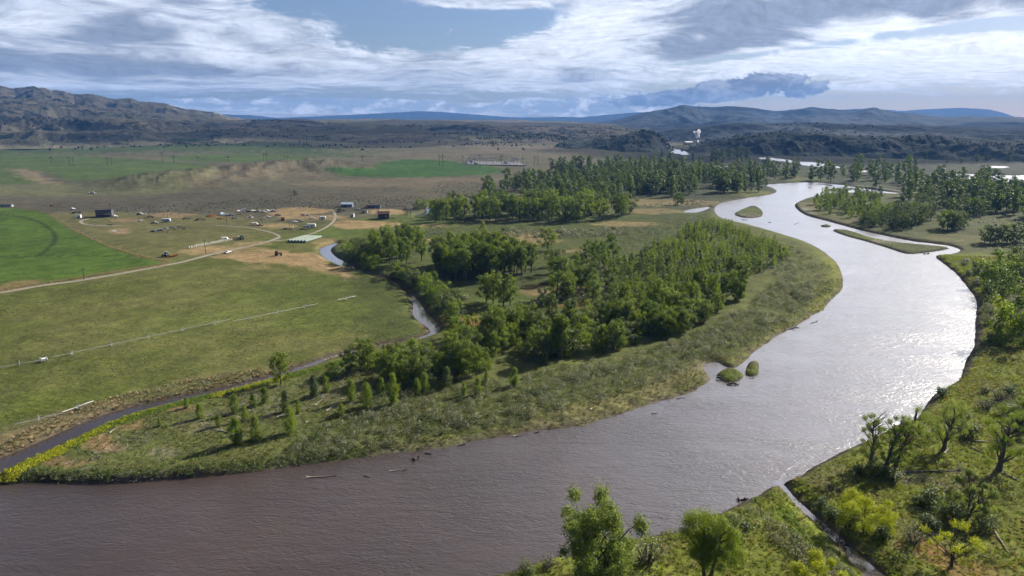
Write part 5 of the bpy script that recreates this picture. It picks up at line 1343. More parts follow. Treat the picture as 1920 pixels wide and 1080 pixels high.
    # sagebrush flat and far scrub
    sage = leaf_mat('sage_leaf', ((0.06, 0.065, 0.042), (0.09, 0.09, 0.06), (0.12, 0.115, 0.08)), 0.15, (1, 1, 0.9))
    sv2, sf2 = proto_shrub(7, 16, 0.36, 0.9, 0.7, 0.7)
    q = np.vstack([scatter([(200, 392), (420, 376), (620, 368), (800, 366), (800, 385), (640, 388), (420, 398), (260, 405)], 5.0, r, 0.5, 0.55, 2), scatter([(820, 340), (905, 338), (920, 362), (840, 372), (800, 365)], 5, r, 0.5, 0.7, 2),
                   scatter([(285, 437), (350, 425), (352, 430), (295, 440)], 3, r, 0.5, 0.6, 1), scatter([(1150, 398), (1330, 378), (1340, 384), (1190, 408)], 7, r, 0.5, 0.4, 2), scatter([(1690, 395), (1930, 405), (1930, 440), (1830, 420), (1700, 405)], 6, r, 0.5, 0.5, 2)])
    tiled('sagebrush', q, r.uniform(0.5, 1.3, len(q)), sv2, sf2, sage, 'grey sagebrush scattered over the dry flats', 'sagebrush', r, 0.8)
    # junipers of the hills
    q = []
    for o in list(bpy.data.objects):
        if o.name.split('.')[0] == 'hills':
            co = np.empty(len(o.data.vertices) * 3); o.data.vertices.foreach_get('co', co); co = co.reshape(-1, 3)
            k = r.choice(len(co), 5000)
            c = co[k]; rr = np.hypot(c[:, 0], c[:, 1])
            mk = (fbm(c[:, 0] / 260, c[:, 1] / 260, 12, 4) > 0.60) & (c[:, 2] > base_z(c[:, 0], c[:, 1]) - 5) & (rr < 5800)
            q.append(c[mk][:700] + np.column_stack([r.normal(0, 8, (min(mk.sum(), 700), 2)), np.zeros(min(mk.sum(), 700))]))
    rr, aa = r.uniform(1700, 3400, 2600), R(1) * r.uniform(-40, 10, 2600)
    x, y = np.sin(aa) * rr, np.cos(aa) * rr
    mk = fbm(x / 300, y / 150, 15, 4) > 0.63
    x, y = x[mk], y[mk]
    q.append(np.column_stack([x, y, ground_z(x, y)]))
    q = np.vstack(q)
    jv, jf = proto_shrub(8, 26, 0.42, 1.0, 0.55, 0.8)
    tiled('juniper_scrub', q - [0, 0, 0.4], r.uniform(2.0, 5.0, len(q)), jv, jf, G['g7'], 'dark junipers dotted over the distant hills', 'scrub', r)
    # pale dry weeds edging the hay field, and sedge on the islets
    ln = W(smooth([(97, 401), (128, 424), (160, 442), (215, 465), (262, 480), (312, 491), (290, 500), (235, 507), (160, 519), (80, 532), (0, 543)], 4))
    t = r.random(1500) * (len(ln) - 1); i = np.minimum(t.astype(int), len(ln) - 2)
    c = ln[i] + (ln[i + 1] - ln[i]) * (t - i)[:, None] + r.normal(0, 0.9, (1500, 2))
    tiled('weeds', np.column_stack([c, ground_z(c[:, 0], c[:, 1])]), r.uniform(0.4, 1.1, 1500), wv, wf, gr[4], 'pale dry weeds edging the hay field', 'weeds', r)
    q = np.vstack([scatter([(1345, 704), (1362, 690), (1380, 691), (1394, 703), (1384, 714), (1366, 718)], 0.8, r, 0.5, 0.9, 0.3), scatter([(1400, 690), (1408, 678), (1420, 676), (1422, 692), (1418, 705), (1400, 705)], 0.8, r, 0.5, 0.9, 0.3), scatter([(1378, 402), (1395, 390), (1415, 386), (1430, 394), (1428, 406), (1407, 409)], 1.6, r, 0.5, 0.5, 0.8), scatter([(1561, 432), (1580, 430), (1665, 451), (1776, 463), (1769, 470), (1735, 475), (1670, 468), (1584, 443)], 1.6, r, 0.5, 0.5, 0.8)])
    tiled('grass', q, r.uniform(0.4, 1.0, len(q)), wv, wf, gr[2], 'green sedge growing on the river islets', 'grass', r, 0.7)
    # pebbles and drift on the beaches
    st = simple_mat('pebble', (0.30, 0.28, 0.25), 0.85, vary=0.4, scale=0.4)
    q = np.vstack([scatter([(60, 912), (330, 902), (330, 890), (200, 888), (90, 895)], 0.45, r, 0.5, 0.6, 0.0), scatter([(1000, 812), (1140, 786), (1330, 718), (1340, 700), (1250, 735), (1080, 790), (960, 812)], 1.1, r, 0.5, 0.35, 0.0), scatter([(1375, 402), (1430, 408), (1420, 398), (1395, 395)], 1.5, r, 0.5, 0.5, 0.0)])
    cube = np.array([(-.5, -.4, -.2), (.5, -.45, -.2), (.45, .5, -.2), (-.5, .4, -.2), (-.3, -.2, .3), (.25, -.3, .25), (.3, .25, .33), (-.2, .3, .28)])
    cf = np.array([(3, 2, 1, 0), (4, 5, 6, 7), (0, 1, 5, 4), (1, 2, 6, 5), (2, 3, 7, 6), (3, 0, 4, 7)])
    tiled('gravel', q, r.uniform(0.08, 0.3, len(q)), cube, cf, st, 'pale stones strewn along the water edge', 'gravel', r)

def name_the_ends():
    """The outermost, nearest and tallest plant of a large group gets a label of its own."""
    for gname, L in PLANTED.items():
        if len(L) < 8 or gname == 'lone trees': continue
        noun = {'bush': 'bush', 'sapling': 'young poplar'}.get(L[0][0]['category'], {'willow_tree': 'willow', 'young_cottonwood': 'young cottonwood'}.get(L[0][0].name.split('.')[0], 'cottonwood'))
        used = set()
        plural = gname
        for what, key in (('leftmost {n} of the {g}', lambda q: q[1]), ('rightmost {n} of the {g}', lambda q: -q[1]), ('frontmost {n} of the {g}', lambda q: -q[2]), ('rearmost {n} of the {g}', lambda q: q[2])):
            best = sorted((q for q in L if id(q[0]) not in used and 0 < q[1] < 1920 and q[2] < 1120), key=key)
            if not best: continue
            used.add(id(best[0][0]))
            best[0][0]['label'] = ' '.join(what.format(n=noun, g=plural).split()[:16])

# ------------------------------------------------------------------ farm, machines, poles, logs
def place(px, py):
    p = P([px], [py])[0]
    return p[0], p[1], float(height_at(p[None])[0])

def gdir(px, py, qx, qy):
    """Heading on the ground from one pixel's ground point to another's."""
    a, b = P([px, qx], [py, qy])
    return math.atan2(b[1] - a[1], b[0] - a[0])

FM = {}
def farm_mats():
    sm = simple_mat
    FM.update(white=sm('white_paint', (0.78, 0.78, 0.76), 0.45, vary=0.08), grey=sm('grey_paint', (0.30, 0.32, 0.34), 0.5, vary=0.15), rust=sm('rust', (0.20, 0.085, 0.04), 0.9, vary=0.4), dark=sm('dark_metal', (0.045, 0.045, 0.05), 0.6, vary=0.2),
              glass=sm('vehicle_glass', (0.03, 0.04, 0.05), 0.1, vary=0.1, spec=0.6), rubber=sm('rubber', (0.025, 0.025, 0.025), 0.9), wood=sm('weathered_wood', (0.115, 0.088, 0.064), 0.9, vary=0.35, scale=4), barn=sm('dark_brown_boards', (0.075, 0.045, 0.035), 0.9, vary=0.35, scale=3),
              roofblue=sm('blue_steel_roof', (0.40, 0.49, 0.60), 0.4, vary=0.1), wallblue=sm('blue_grey_boards', (0.13, 0.17, 0.24), 0.8, vary=0.15), roofgrey=sm('grey_steel_roof', (0.33, 0.35, 0.40), 0.45, vary=0.12), walldark=sm('dark_cladding', (0.085, 0.085, 0.095), 0.8, vary=0.25),
              cream=sm('cream_boards', (0.55, 0.50, 0.40), 0.7, vary=0.12), green=sm('green_paint', (0.03, 0.11, 0.035), 0.45), red=sm('red_paint', (0.32, 0.05, 0.03), 0.5), orange=sm('orange_paint', (0.52, 0.17, 0.04), 0.6), blue=sm('blue_paint', (0.06, 0.12, 0.28), 0.4), tan=sm('tan_paint', (0.36, 0.28, 0.18), 0.6),
              wrap=sm('white_bale_wrap', (0.55, 0.54, 0.45), 0.8, vary=0.12, spec=0.1), hay=sm('hay', (0.36, 0.28, 0.13), 0.95, vary=0.3, scale=8), bag=sm('pale_green_wrap', (0.25, 0.29, 0.25), 0.85, vary=0.1, spec=0.1), alu=sm('aluminium', (0.62, 0.63, 0.64), 0.35, metal=0.6, vary=0.1),
              drift=sm('driftwood', (0.30, 0.265, 0.22), 0.85, vary=0.35, scale=2.5, bump=0.03), driftdark=sm('wet_driftwood', (0.07, 0.06, 0.05), 0.7, vary=0.35, scale=2.5), pole=sm('pole_timber', (0.085, 0.068, 0.052), 0.9), gravel=sm('gravel_lane', (0.25, 0.22, 0.17), 0.95, vary=0.18, scale=0.5), cow=sm('black_hide', (0.02, 0.018, 0.016), 0.8),
              steel=sm('galvanised_steel', (0.24, 0.26, 0.30), 0.45, metal=0.4), pad=sm('crushed_stone', (0.145, 0.145, 0.15), 0.95, vary=0.1, scale=0.2), rock=sm('dark_rock', (0.085, 0.08, 0.075), 0.9, vary=0.4, scale=1.0))

def wheels(o, xs, half, rad, w=0.24, mat='rubber'):
    for x in xs:
        for s in (-1, 1):
            m = MB().lathe([(rad * 0.55, -w / 2), (rad * 0.94, -w / 2), (rad, -w * 0.3), (rad, w * 0.3), (rad * 0.94, w / 2), (rad * 0.55, w / 2)], 16, axis='y')
            wh = m.build('wheel', FM[mat], o, (x, s * half, rad))
            MB().lathe([(rad * 0.2, -w * 0.4), (rad * 0.56, -w * 0.32), (rad * 0.56, w * 0.32), (rad * 0.2, w * 0.4)], 12, axis='y').build('rim', FM['steel'], wh)

def car(px, py, rz, kind, col, label, group=None, cat=None):
    x, y, z = place(px, py)
    o = empty({'pickup': 'pickup_truck', 'sedan': 'old_car', 'van': 'van'}[kind], (x, y, z), rz)
    if kind == 'pickup':
        prof = [(-2.7, 0.5), (2.7, 0.5), (2.75, 0.95), (1.2, 1.12), (-2.7, 1.1)]
        cab = [(-0.75, 1.11), (1.05, 1.11), (0.45, 1.78), (-0.6, 1.80)]
    elif kind == 'van':
        prof = [(-2.4, 0.45), (2.5, 0.45), (2.55, 1.0), (1.9, 1.2), (1.4, 2.05), (-2.4, 2.1)]
        cab = [(0.2, 1.25), (1.75, 1.25), (1.45, 1.8), (0.2, 1.8)]
    else:
        prof = [(-2.25, 0.4), (2.25, 0.4), (2.3, 0.75), (1.2, 0.92), (-2.25, 0.95)]
        cab = [(-1.6, 0.93), (0.95, 0.91), (0.35, 1.42), (-1.1, 1.44)]
    MB().prism(prof, -0.92, 0.92).build('body', FM[col], o, bevel=0.08)
    c = MB().prism(cab, -0.80, 0.80).build('cabin' if kind != 'van' else 'side_window', FM[col] if kind != 'van' else FM['glass'], o, bevel=0.05)
    if kind == 'van':
        c.scale = (1, 1.17, 1)
    else:
        pr = np.array(cab); ct = pr.mean(0); q = ct + (pr - ct) * np.array([0.86, 0.72])
        MB().prism(q.tolist(), -0.825, 0.825).build('window', FM['glass'], c)
    if kind == 'pickup':
        MB().box((-1.72, 0, 1.09), (1.75, 1.5, 0.06)).build('bed', FM['dark'], o)
    wheels(o, (-1.55, 1.6), 0.86, 0.36)
    for s in (-1, 1):
        MB().box((prof[1][0] + 0.02, s * 0.65, 0.72), (0.08, 0.3, 0.14)).build('headlight', FM['glass'], o)
    return tag(o, label, cat or {'pickup': 'pickup truck', 'sedan': 'car', 'van': 'van'}[kind], group)

def trailer(px, py, rz, L, Wd, H, col, label, roof='white', name='camper_trailer', cat='trailer'):
    x, y, z = place(px, py)
    o = empty(name, (x, y, z), rz)
    MB().prism([(-L / 2, 0.55), (L / 2, 0.55), (L / 2 + 0.15, H * 0.6), (L / 2 - 0.25, H), (-L / 2 + 0.2, H), (-L / 2 - 0.05, H * 0.6)], -Wd / 2, Wd / 2).build('body', FM[col], o, bevel=0.12)
    MB().box((0, 0, H + 0.06), (L * 0.9, Wd * 0.9, 0.10)).build('roof', FM[roof], o)
    for k in range(2):
        for s in (-1, 1):
            MB().box((-L * 0.25 + k * L * 0.45, s * Wd / 2, H * 0.66), (L * 0.18, 0.06, H * 0.2)).build('window', FM['glass'], o)
    MB().box((L * 0.02, -Wd / 2, 0.55 + H * 0.33), (0.7, 0.08, H * 0.62)).build('door', FM['grey'], o)
    MB().tube([(L / 2, 0.5, 0.5), (L / 2 + 1.3, 0, 0.5), (L / 2, -0.5, 0.5)], 0.06, 6).build('hitch', FM['dark'], o)
    wheels(o, (-0.45, 0.45), Wd / 2 - 0.05, 0.34)
    return tag(o, label, cat)

def tractor(px, py, rz, col, label, implement=None):
    x, y, z = place(px, py)
    o = empty('tractor', (x, y, z), rz)
    MB().prism([(0.2, 0.9), (2.5, 0.9), (2.6, 1.2), (2.45, 1.75), (0.2, 1.85)], -0.45, 0.45).build('hood', FM[col], o, bevel=0.06)
    MB().box((-0.7, 0, 1.2), (2.0, 0.9, 0.8)).build('chassis', FM['dark'], o)
    cb = MB().prism([(-1.5, 1.5), (0.2, 1.5), (0.05, 2.95), (-1.4, 2.95)], -0.75, 0.75).build('cab', FM['glass'], o, bevel=0.04)
    MB().box((-0.68, 0, 3.03), (1.75, 1.75, 0.16)).build('cab_roof', FM[col], cb, bevel=0.05)
    MB().tube([(1.6, 0.2, 1.8), (1.6, 0.2, 2.8)], 0.05, 6).build('exhaust', FM['dark'], o)
    wheels(o, (-0.9,), 0.95, 0.88, 0.5); wheels(o, (1.9,), 0.85, 0.55, 0.35)
    for s in (-1, 1):
        MB().prism([(-1.9, 1.55), (0.1, 1.6), (-0.3, 1.9), (-1.5, 1.9)], s * 0.95 - 0.3, s * 0.95 + 0.3).build('fender', FM[col], o)
    tag(o, label, 'tractor')
    if implement:
        q = empty('hay_rake', (x, y, z), rz + pi)
        fb = MB().tube([(1.8, 0, 0.7), (5.5, 0, 0.8)], 0.09, 6); fb.tube([(3.0, -2.4, 0.9), (5.6, 2.4, 0.9)], 0.09, 6); fb.box((4.0, 0, 0.9), (0.8, 0.8, 0.5))
        fb.build('frame', FM['orange'], q)
        for k in range(5):
            t = k / 4; MB().lathe([(0.55, -0.04), (0.62, 0), (0.55, 0.04)], 14, axis='y').build('rake_wheel', FM['orange'], q, (3.0 + 2.6 * t, -2.4 + 4.8 * t, 0.62), 0.5)
        wheels(q, (4.4,), 1.0, 0.35, 0.2)
        tag(q, implement, 'implement')

def building(px, py, rz, L, Wd, H, rise, wall, roof, label, cat, name, over=0.5, shed=False, door=2.6, wins=2, chimney=False, porch=False):
    """A gabled or single-pitch building: walls, roof sheets, door and windows."""
    x, y, z = place(px, py)
    o = empty(name, (x, y, z), rz)
    a, b = L / 2, Wd / 2
    w = MB()
    if shed:
        pr = [(-b, -0.4), (b, -0.4), (b, H), (-b, H + rise)]
    else:
        pr = [(-b, -0.4), (b, -0.4), (b, H), (0, H + rise), (-b, H)]
    v = [(-a, p, q) for p, q in pr] + [(a, p, q) for p, q in pr]
    n = len(pr)
    w.add(v, [tuple(range(n)), tuple(range(2 * n - 1, n - 1, -1))] + [((i + 1) % n, i, n + i, n + (i + 1) % n) for i in range(n)])
    w.build('wall', FM[wall], o)
    rb = MB(); t = 0.14
    sides = [(-b, H + rise, b, H)] if shed else [(0, H + rise, b, H), (0, H + rise, -b, H)]
    for y0, z0, y1, z1 in sides:
        d = np.array([y1 - y0, z1 - z0]); d = d / np.linalg.norm(d)
        s0 = np.array([y0, z0]) - (d * over if shed else 0); s1 = np.array([y1, z1]) + d * over
        q = []
        for X in (-a - over, a + over):
            q += [(X, s0[0], s0[1] + 0.03), (X, s1[0], s1[1] + 0.03), (X, s1[0], s1[1] + t), (X, s0[0], s0[1] + t)]
        rb.add(q, [(0, 1, 2, 3), (7, 6, 5, 4), (0, 4, 5, 1), (1, 5, 6, 2), (2, 6, 7, 3), (3, 7, 4, 0)])
    rf = rb.build('roof', FM[roof], o)
    if chimney:
        MB().box((a * 0.4, 0.4, H + rise + 0.4), (0.6, 0.6, 1.4)).build('chimney', FM['barn'], rf)
    d = MB().box((-a * 0.25, -b - 0.02, door * 0.45), (door * 0.7, 0.10, door * 0.9)).build('door', FM['dark'], o)
    for k in range(wins):
        f = MB().box((a * (0.2 + 0.55 * k / max(1, wins - 1)) if wins > 1 else a * 0.4, -b - 0.02, H * 0.55), (1.1, 0.10, 1.1)).build('window', FM['white'], o)
        MB().box((a * (0.2 + 0.55 * k / max(1, wins - 1)) if wins > 1 else a * 0.4, -b - 0.06, H * 0.55), (0.9, 0.06, 0.9)).build('pane', FM['glass'], f)
    if porch:
        MB().box((0, -b - 1.6, H * 0.48), (L * 0.9, 3.0, 0.18)).build('deck', FM['wood'], o)
        for k in range(5):
            MB().tube([(-a * 0.85 + k * a * 0.425, -b - 3.0, -0.3), (-a * 0.85 + k * a * 0.425, -b - 3.0, H * 0.95)], 0.09, 6).build('post', FM['wood'], o)
    return tag(o, label, cat)

def strip(name, pts, wid, mat, label, lift=0.10, n=6):
    c = W(smooth(pts, n))
    d = np.gradient(c, axis=0); nr = np.stack([-d[:, 1], d[:, 0]], 1); nr /= np.linalg.norm(nr, axis=1)[:, None]
    off = np.linspace(-0.5, 0.5, 5)
    r = np.random.default_rng(3)
    w = wid * (1 + 0.12 * (fbm(np.arange(len(c)) * 0.7, np.zeros(len(c)), 4, 3) - 0.5) * 2)
    g = c[:, None, :] + nr[:, None, :] * (off[None, :, None] * w[:, None, None])
    x, y = g[..., 0].ravel(), g[..., 1].ravel()
    z = ground_z(x, y) + lift - 0.16 * np.abs(np.tile(off, len(c))) ** 2
    i = np.arange(len(c) - 1)[:, None] * 5 + np.arange(4)[None, :]
    f = np.stack([i, i + 1, i + 6, i + 5], -1).reshape(-1, 4)
    f = f if np.cross(g[1, 0] - g[0, 0], g[0, 1] - g[0, 0]) < 0 else f[:, ::-1]
    return tag(link(name, mesh_np(name, np.stack([x, y, z], 1), f, mat, True)), label, kind='structure')

def pole(px, py, hpx, label, arms=1, group='power poles of the farm', rz=0.4, lamp=False):
    x, y, z = place(px, py); H = hpx * (y * CA + CAMZ * SA) / FPX
    o = empty('power_pole', (x, y, z), rz)
    MB().tube([(0, 0, -0.5), (0, 0, H * 0.5), (0, 0, H)], [0.19, 0.16, 0.12], 8).build('pole', FM['pole'], o)
    for k in range(arms):
        MB().box((0, 0, H - 0.5 - 0.9 * k), (2.4, 0.14, 0.16)).build('crossarm', FM['pole'], o)
        for s in (-1, 0, 1):
            MB().lathe([(0.07, 0), (0.11, 0.08), (0.06, 0.24)], 8).build('insulator', FM['grey'], o, (s * 1.05, 0.02, H - 0.42 - 0.9 * k))
    return tag(o, label, 'power pole', group)

def pylon(px, py, hpx, label, kind='frame', rz=0.0):
    x, y, z = place(px, py); H = hpx * (y * CA + CAMZ * SA) / FPX
    o = empty('transmission_pole', (x, y, z), rz)
    sp = 3.2 if kind == 'frame' else 0
    for s in ((-1, 1) if kind == 'frame' else (0,)):
        MB().tube([(s * sp, 0, -1), (s * sp, 0, H)], [0.38, 0.24], 6).build('pole', FM['pole'], o)
    MB().box((0, 0, H * 0.86), (sp * 2 + 6, 0.35, 0.4)).build('crossarm', FM['pole'], o)
    if kind == 'frame':
        b = MB(); b.tube([(-sp, 0, H * 0.5), (sp, 0, H * 0.84)], 0.13, 4); b.tube([(sp, 0, H * 0.5), (-sp, 0, H * 0.84)], 0.13, 4); b.build('brace', FM['pole'], o)
    else:
        MB().box((0, 0, H * 0.72), (7, 0.3, 0.35)).build('crossarm', FM['pole'], o)
    for s in (-1, 0, 1):
        MB().tube([(s * (sp + 2.6), 0, H * 0.86), (s * (sp + 2.6), 0, H * 0.86 - 1.6)], 0.12, 5).build('insulator', FM['grey'], o)
    return tag(o, label, 'transmission pole', 'transmission poles across the bench')

def heap(px, py, s, label, cat, mats, seed, n=16, flat=0.5, name='scrap_heap'):
    """A pile of odd pieces."""
    x, y, z = place(px, py)
    o = empty(name, (x, y, z), 0); r = np.random.default_rng(seed)
    ms = {m: MB() for m in mats}
    for i in range(n):
        m = ms[mats[i % len(mats)]]
        a, q = r.uniform(0, 2 * pi), math.sqrt(r.random()) * s
        zz = (1 - q / s) * s * flat * r.uniform(0.3, 1)
        if i % 3 == 0:
            e = unit(r.normal(size=3) * np.array([1, 1, 0.35])) * s * r.uniform(0.4, 0.9)
            m.tube([np.array([math.cos(a) * q, math.sin(a) * q * 0.7, zz + 0.2]) - e / 2, np.array([math.cos(a) * q, math.sin(a) * q * 0.7, zz + 0.2]) + e / 2], 0.05 * s, 5)
        else:
            m.box((math.cos(a) * q, math.sin(a) * q * 0.7, zz + 0.15 * s), np.array([r.uniform(0.3, 0.9), r.uniform(0.25, 0.6), r.uniform(0.2, 0.5)]) * s * 0.6, r.uniform(0, 3), r.uniform(0.5, 1))
    for i, (k, m) in enumerate(ms.items()):
        m.build({0: 'panel', 1: 'debris', 2: 'frame'}.get(i, 'debris'), FM[k], o)
    return tag(o, label, cat)

def log(px, py, qx, qy, rad, label, mat='drift', branches=2, seed=0, water=False, root=False, group=None, lift=0.0):
    a = P([px], [py], WL if water else None)[0]; b = P([qx], [qy], WL if water else None)[0]
    c = (a + b) / 2
    z = (WL + rad * 0.25) if water else float(height_at(c[None])[0]) + rad * 0.5 + lift
    rz = math.atan2(b[1] - a[1], b[0] - a[0]); L = max(np.linalg.norm((b - a)[:2]), 1.2)
    rad = rad * 0.75
    r = np.random.default_rng(900 + seed)
    o = empty('driftwood_log', (c[0], c[1], z), rz)
    m = MB()
    m.tube(wander((-L / 2, 0, 0), (L / 2, 0, r.uniform(0, 0.2) * rad), 8, r, 0.03 * L ** 0.5), np.linspace(1.1, 0.30, 8) * rad * r.uniform(0.85, 1.15, 8), 8)
    m.build('trunk', FM[mat], o, sm=True)
    if branches:
        b_ = MB()
        for k in range(branches):
            t = r.uniform(-0.1, 0.42) * L; an = r.uniform(0.5, 1.1) * r.choice([-1, 1])
            e = np.array([t + math.cos(an) * L * 0.2, math.sin(an) * L * 0.22, r.uniform(0.2, 0.12 * L + 0.5)])
            b_.tube(wander((t, 0, 0), e, 4, r, 0.04), np.linspace(0.45, 0.12, 4) * rad, 5)
        b_.build('branch', FM[mat], o, sm=True)
    if root:
        b_ = MB()
        for k in range(7):
            an = k * 0.9
            b_.tube([(-L / 2, 0, 0), (-L / 2 - 0.3, math.cos(an) * rad * 2.6, math.sin(an) * rad * 2.6)], [rad * 0.6, rad * 0.1], 5)
        b_.build('root_plate', FM[mat], o, sm=True)
    return tag(o, label, 'log', group)

def wheel_line(pts, label, mover=None, n=None, seed=0):
    """A side-roll sprinkler: one long pipe that is the axle of a row of wheels."""
    w = W(pts); a, b = w[0], w[-1]
    L = float(np.linalg.norm(b - a)); rz = math.atan2(b[1] - a[1], b[0] - a[0])
    c = (a + b) / 2
    o = empty('wheel_line_sprinkler', (c[0], c[1], float(height_at(np.array([[c[0], c[1], 0]]))[0])), rz)
    t = np.linspace(-L / 2, L / 2, 40)
    MB().tube(np.stack([t, np.zeros(40), 1.0 + 0.05 * np.sin(t)], 1), 0.09, 6).build('pipe', FM['alu'], o)
    n = n or max(2, int(round(L / 12.2)))
    for k in range(n):
        x = -L / 2 + L * (k + 0.5) / n
        m = MB()
        th = np.linspace(0, 2 * pi, 25)
        m.tube(np.stack([np.zeros(25), np.cos(th), np.sin(th)], 1), 0.06, 5, cap=False)
        for q in range(8):
            an = q * pi / 4; m.tube([(0, 0, 0), (0, math.cos(an), math.sin(an))], 0.035, 4, cap=False)
        m.build('wheel', FM['alu'], o, (x, 0, 1.0))
    if mover is not None:
        x = -L / 2 + L * mover
        mv = MB().box((0, 0, 1.0), (1.2, 1.6, 0.7)).build('mover', FM['white'], o, (x, 0, 0))
        for sx in (-0.9, 0.9):
            for sy in (-1.1, 1.1):
                m = MB(); th = np.linspace(0, 2 * pi, 21)
                m.tube(np.stack([np.zeros(21), np.cos(th) * 0.8, np.sin(th) * 0.8], 1), 0.08, 5, cap=False)
                for q in range(6): m.tube([(0, 0, 0), (0, math.cos(q * pi / 3) * 0.8, math.sin(q * pi / 3) * 0.8)], 0.04, 4, cap=False)
                m.build('mover_wheel', FM['alu'], mv, (sx, sy, 0.8))
    return tag(o, label, 'sprinkler')

def cow(px, py, rz, label):
    x, y, z = place(px, py); o = empty('cow', (x, y, z), rz)
    m = MB()
    m.tube([(-1.05, 0, 1.05), (-0.95, 0, 1.15), (-0.4, 0, 1.08), (0.3, 0, 1.05), (0.75, 0, 1.12), (1.05, 0, 1.2), (1.4, 0, 0.85), (1.6, 0, 0.5), (1.78, 0, 0.32)], [0.18, 0.34, 0.42, 0.44, 0.38, 0.26, 0.20, 0.17, 0.10], 10)
    for sx in (-0.8, 0.62):
        for s in (-1, 1):
            m.tube([(sx, s * 0.2, 0.95), (sx + (0.08 if sx < 0 else -0.02), s * 0.21, 0.5), (sx, s * 0.21, 0.0)], [0.17, 0.09, 0.07], 6)
    for s in (-1, 1): m.tube([(1.45, s * 0.12, 0.75), (1.42, s * 0.32, 0.78)], [0.06, 0.02], 5)
    m.tube([(-1.08, 0, 1.2), (-1.2, 0, 0.9), (-1.18, 0, 0.5)], [0.05, 0.03, 0.04], 5)
    m.build('body', FM['cow'], o, sm=True)
    return tag(o, label, 'cow', 'black cattle on the far pasture')

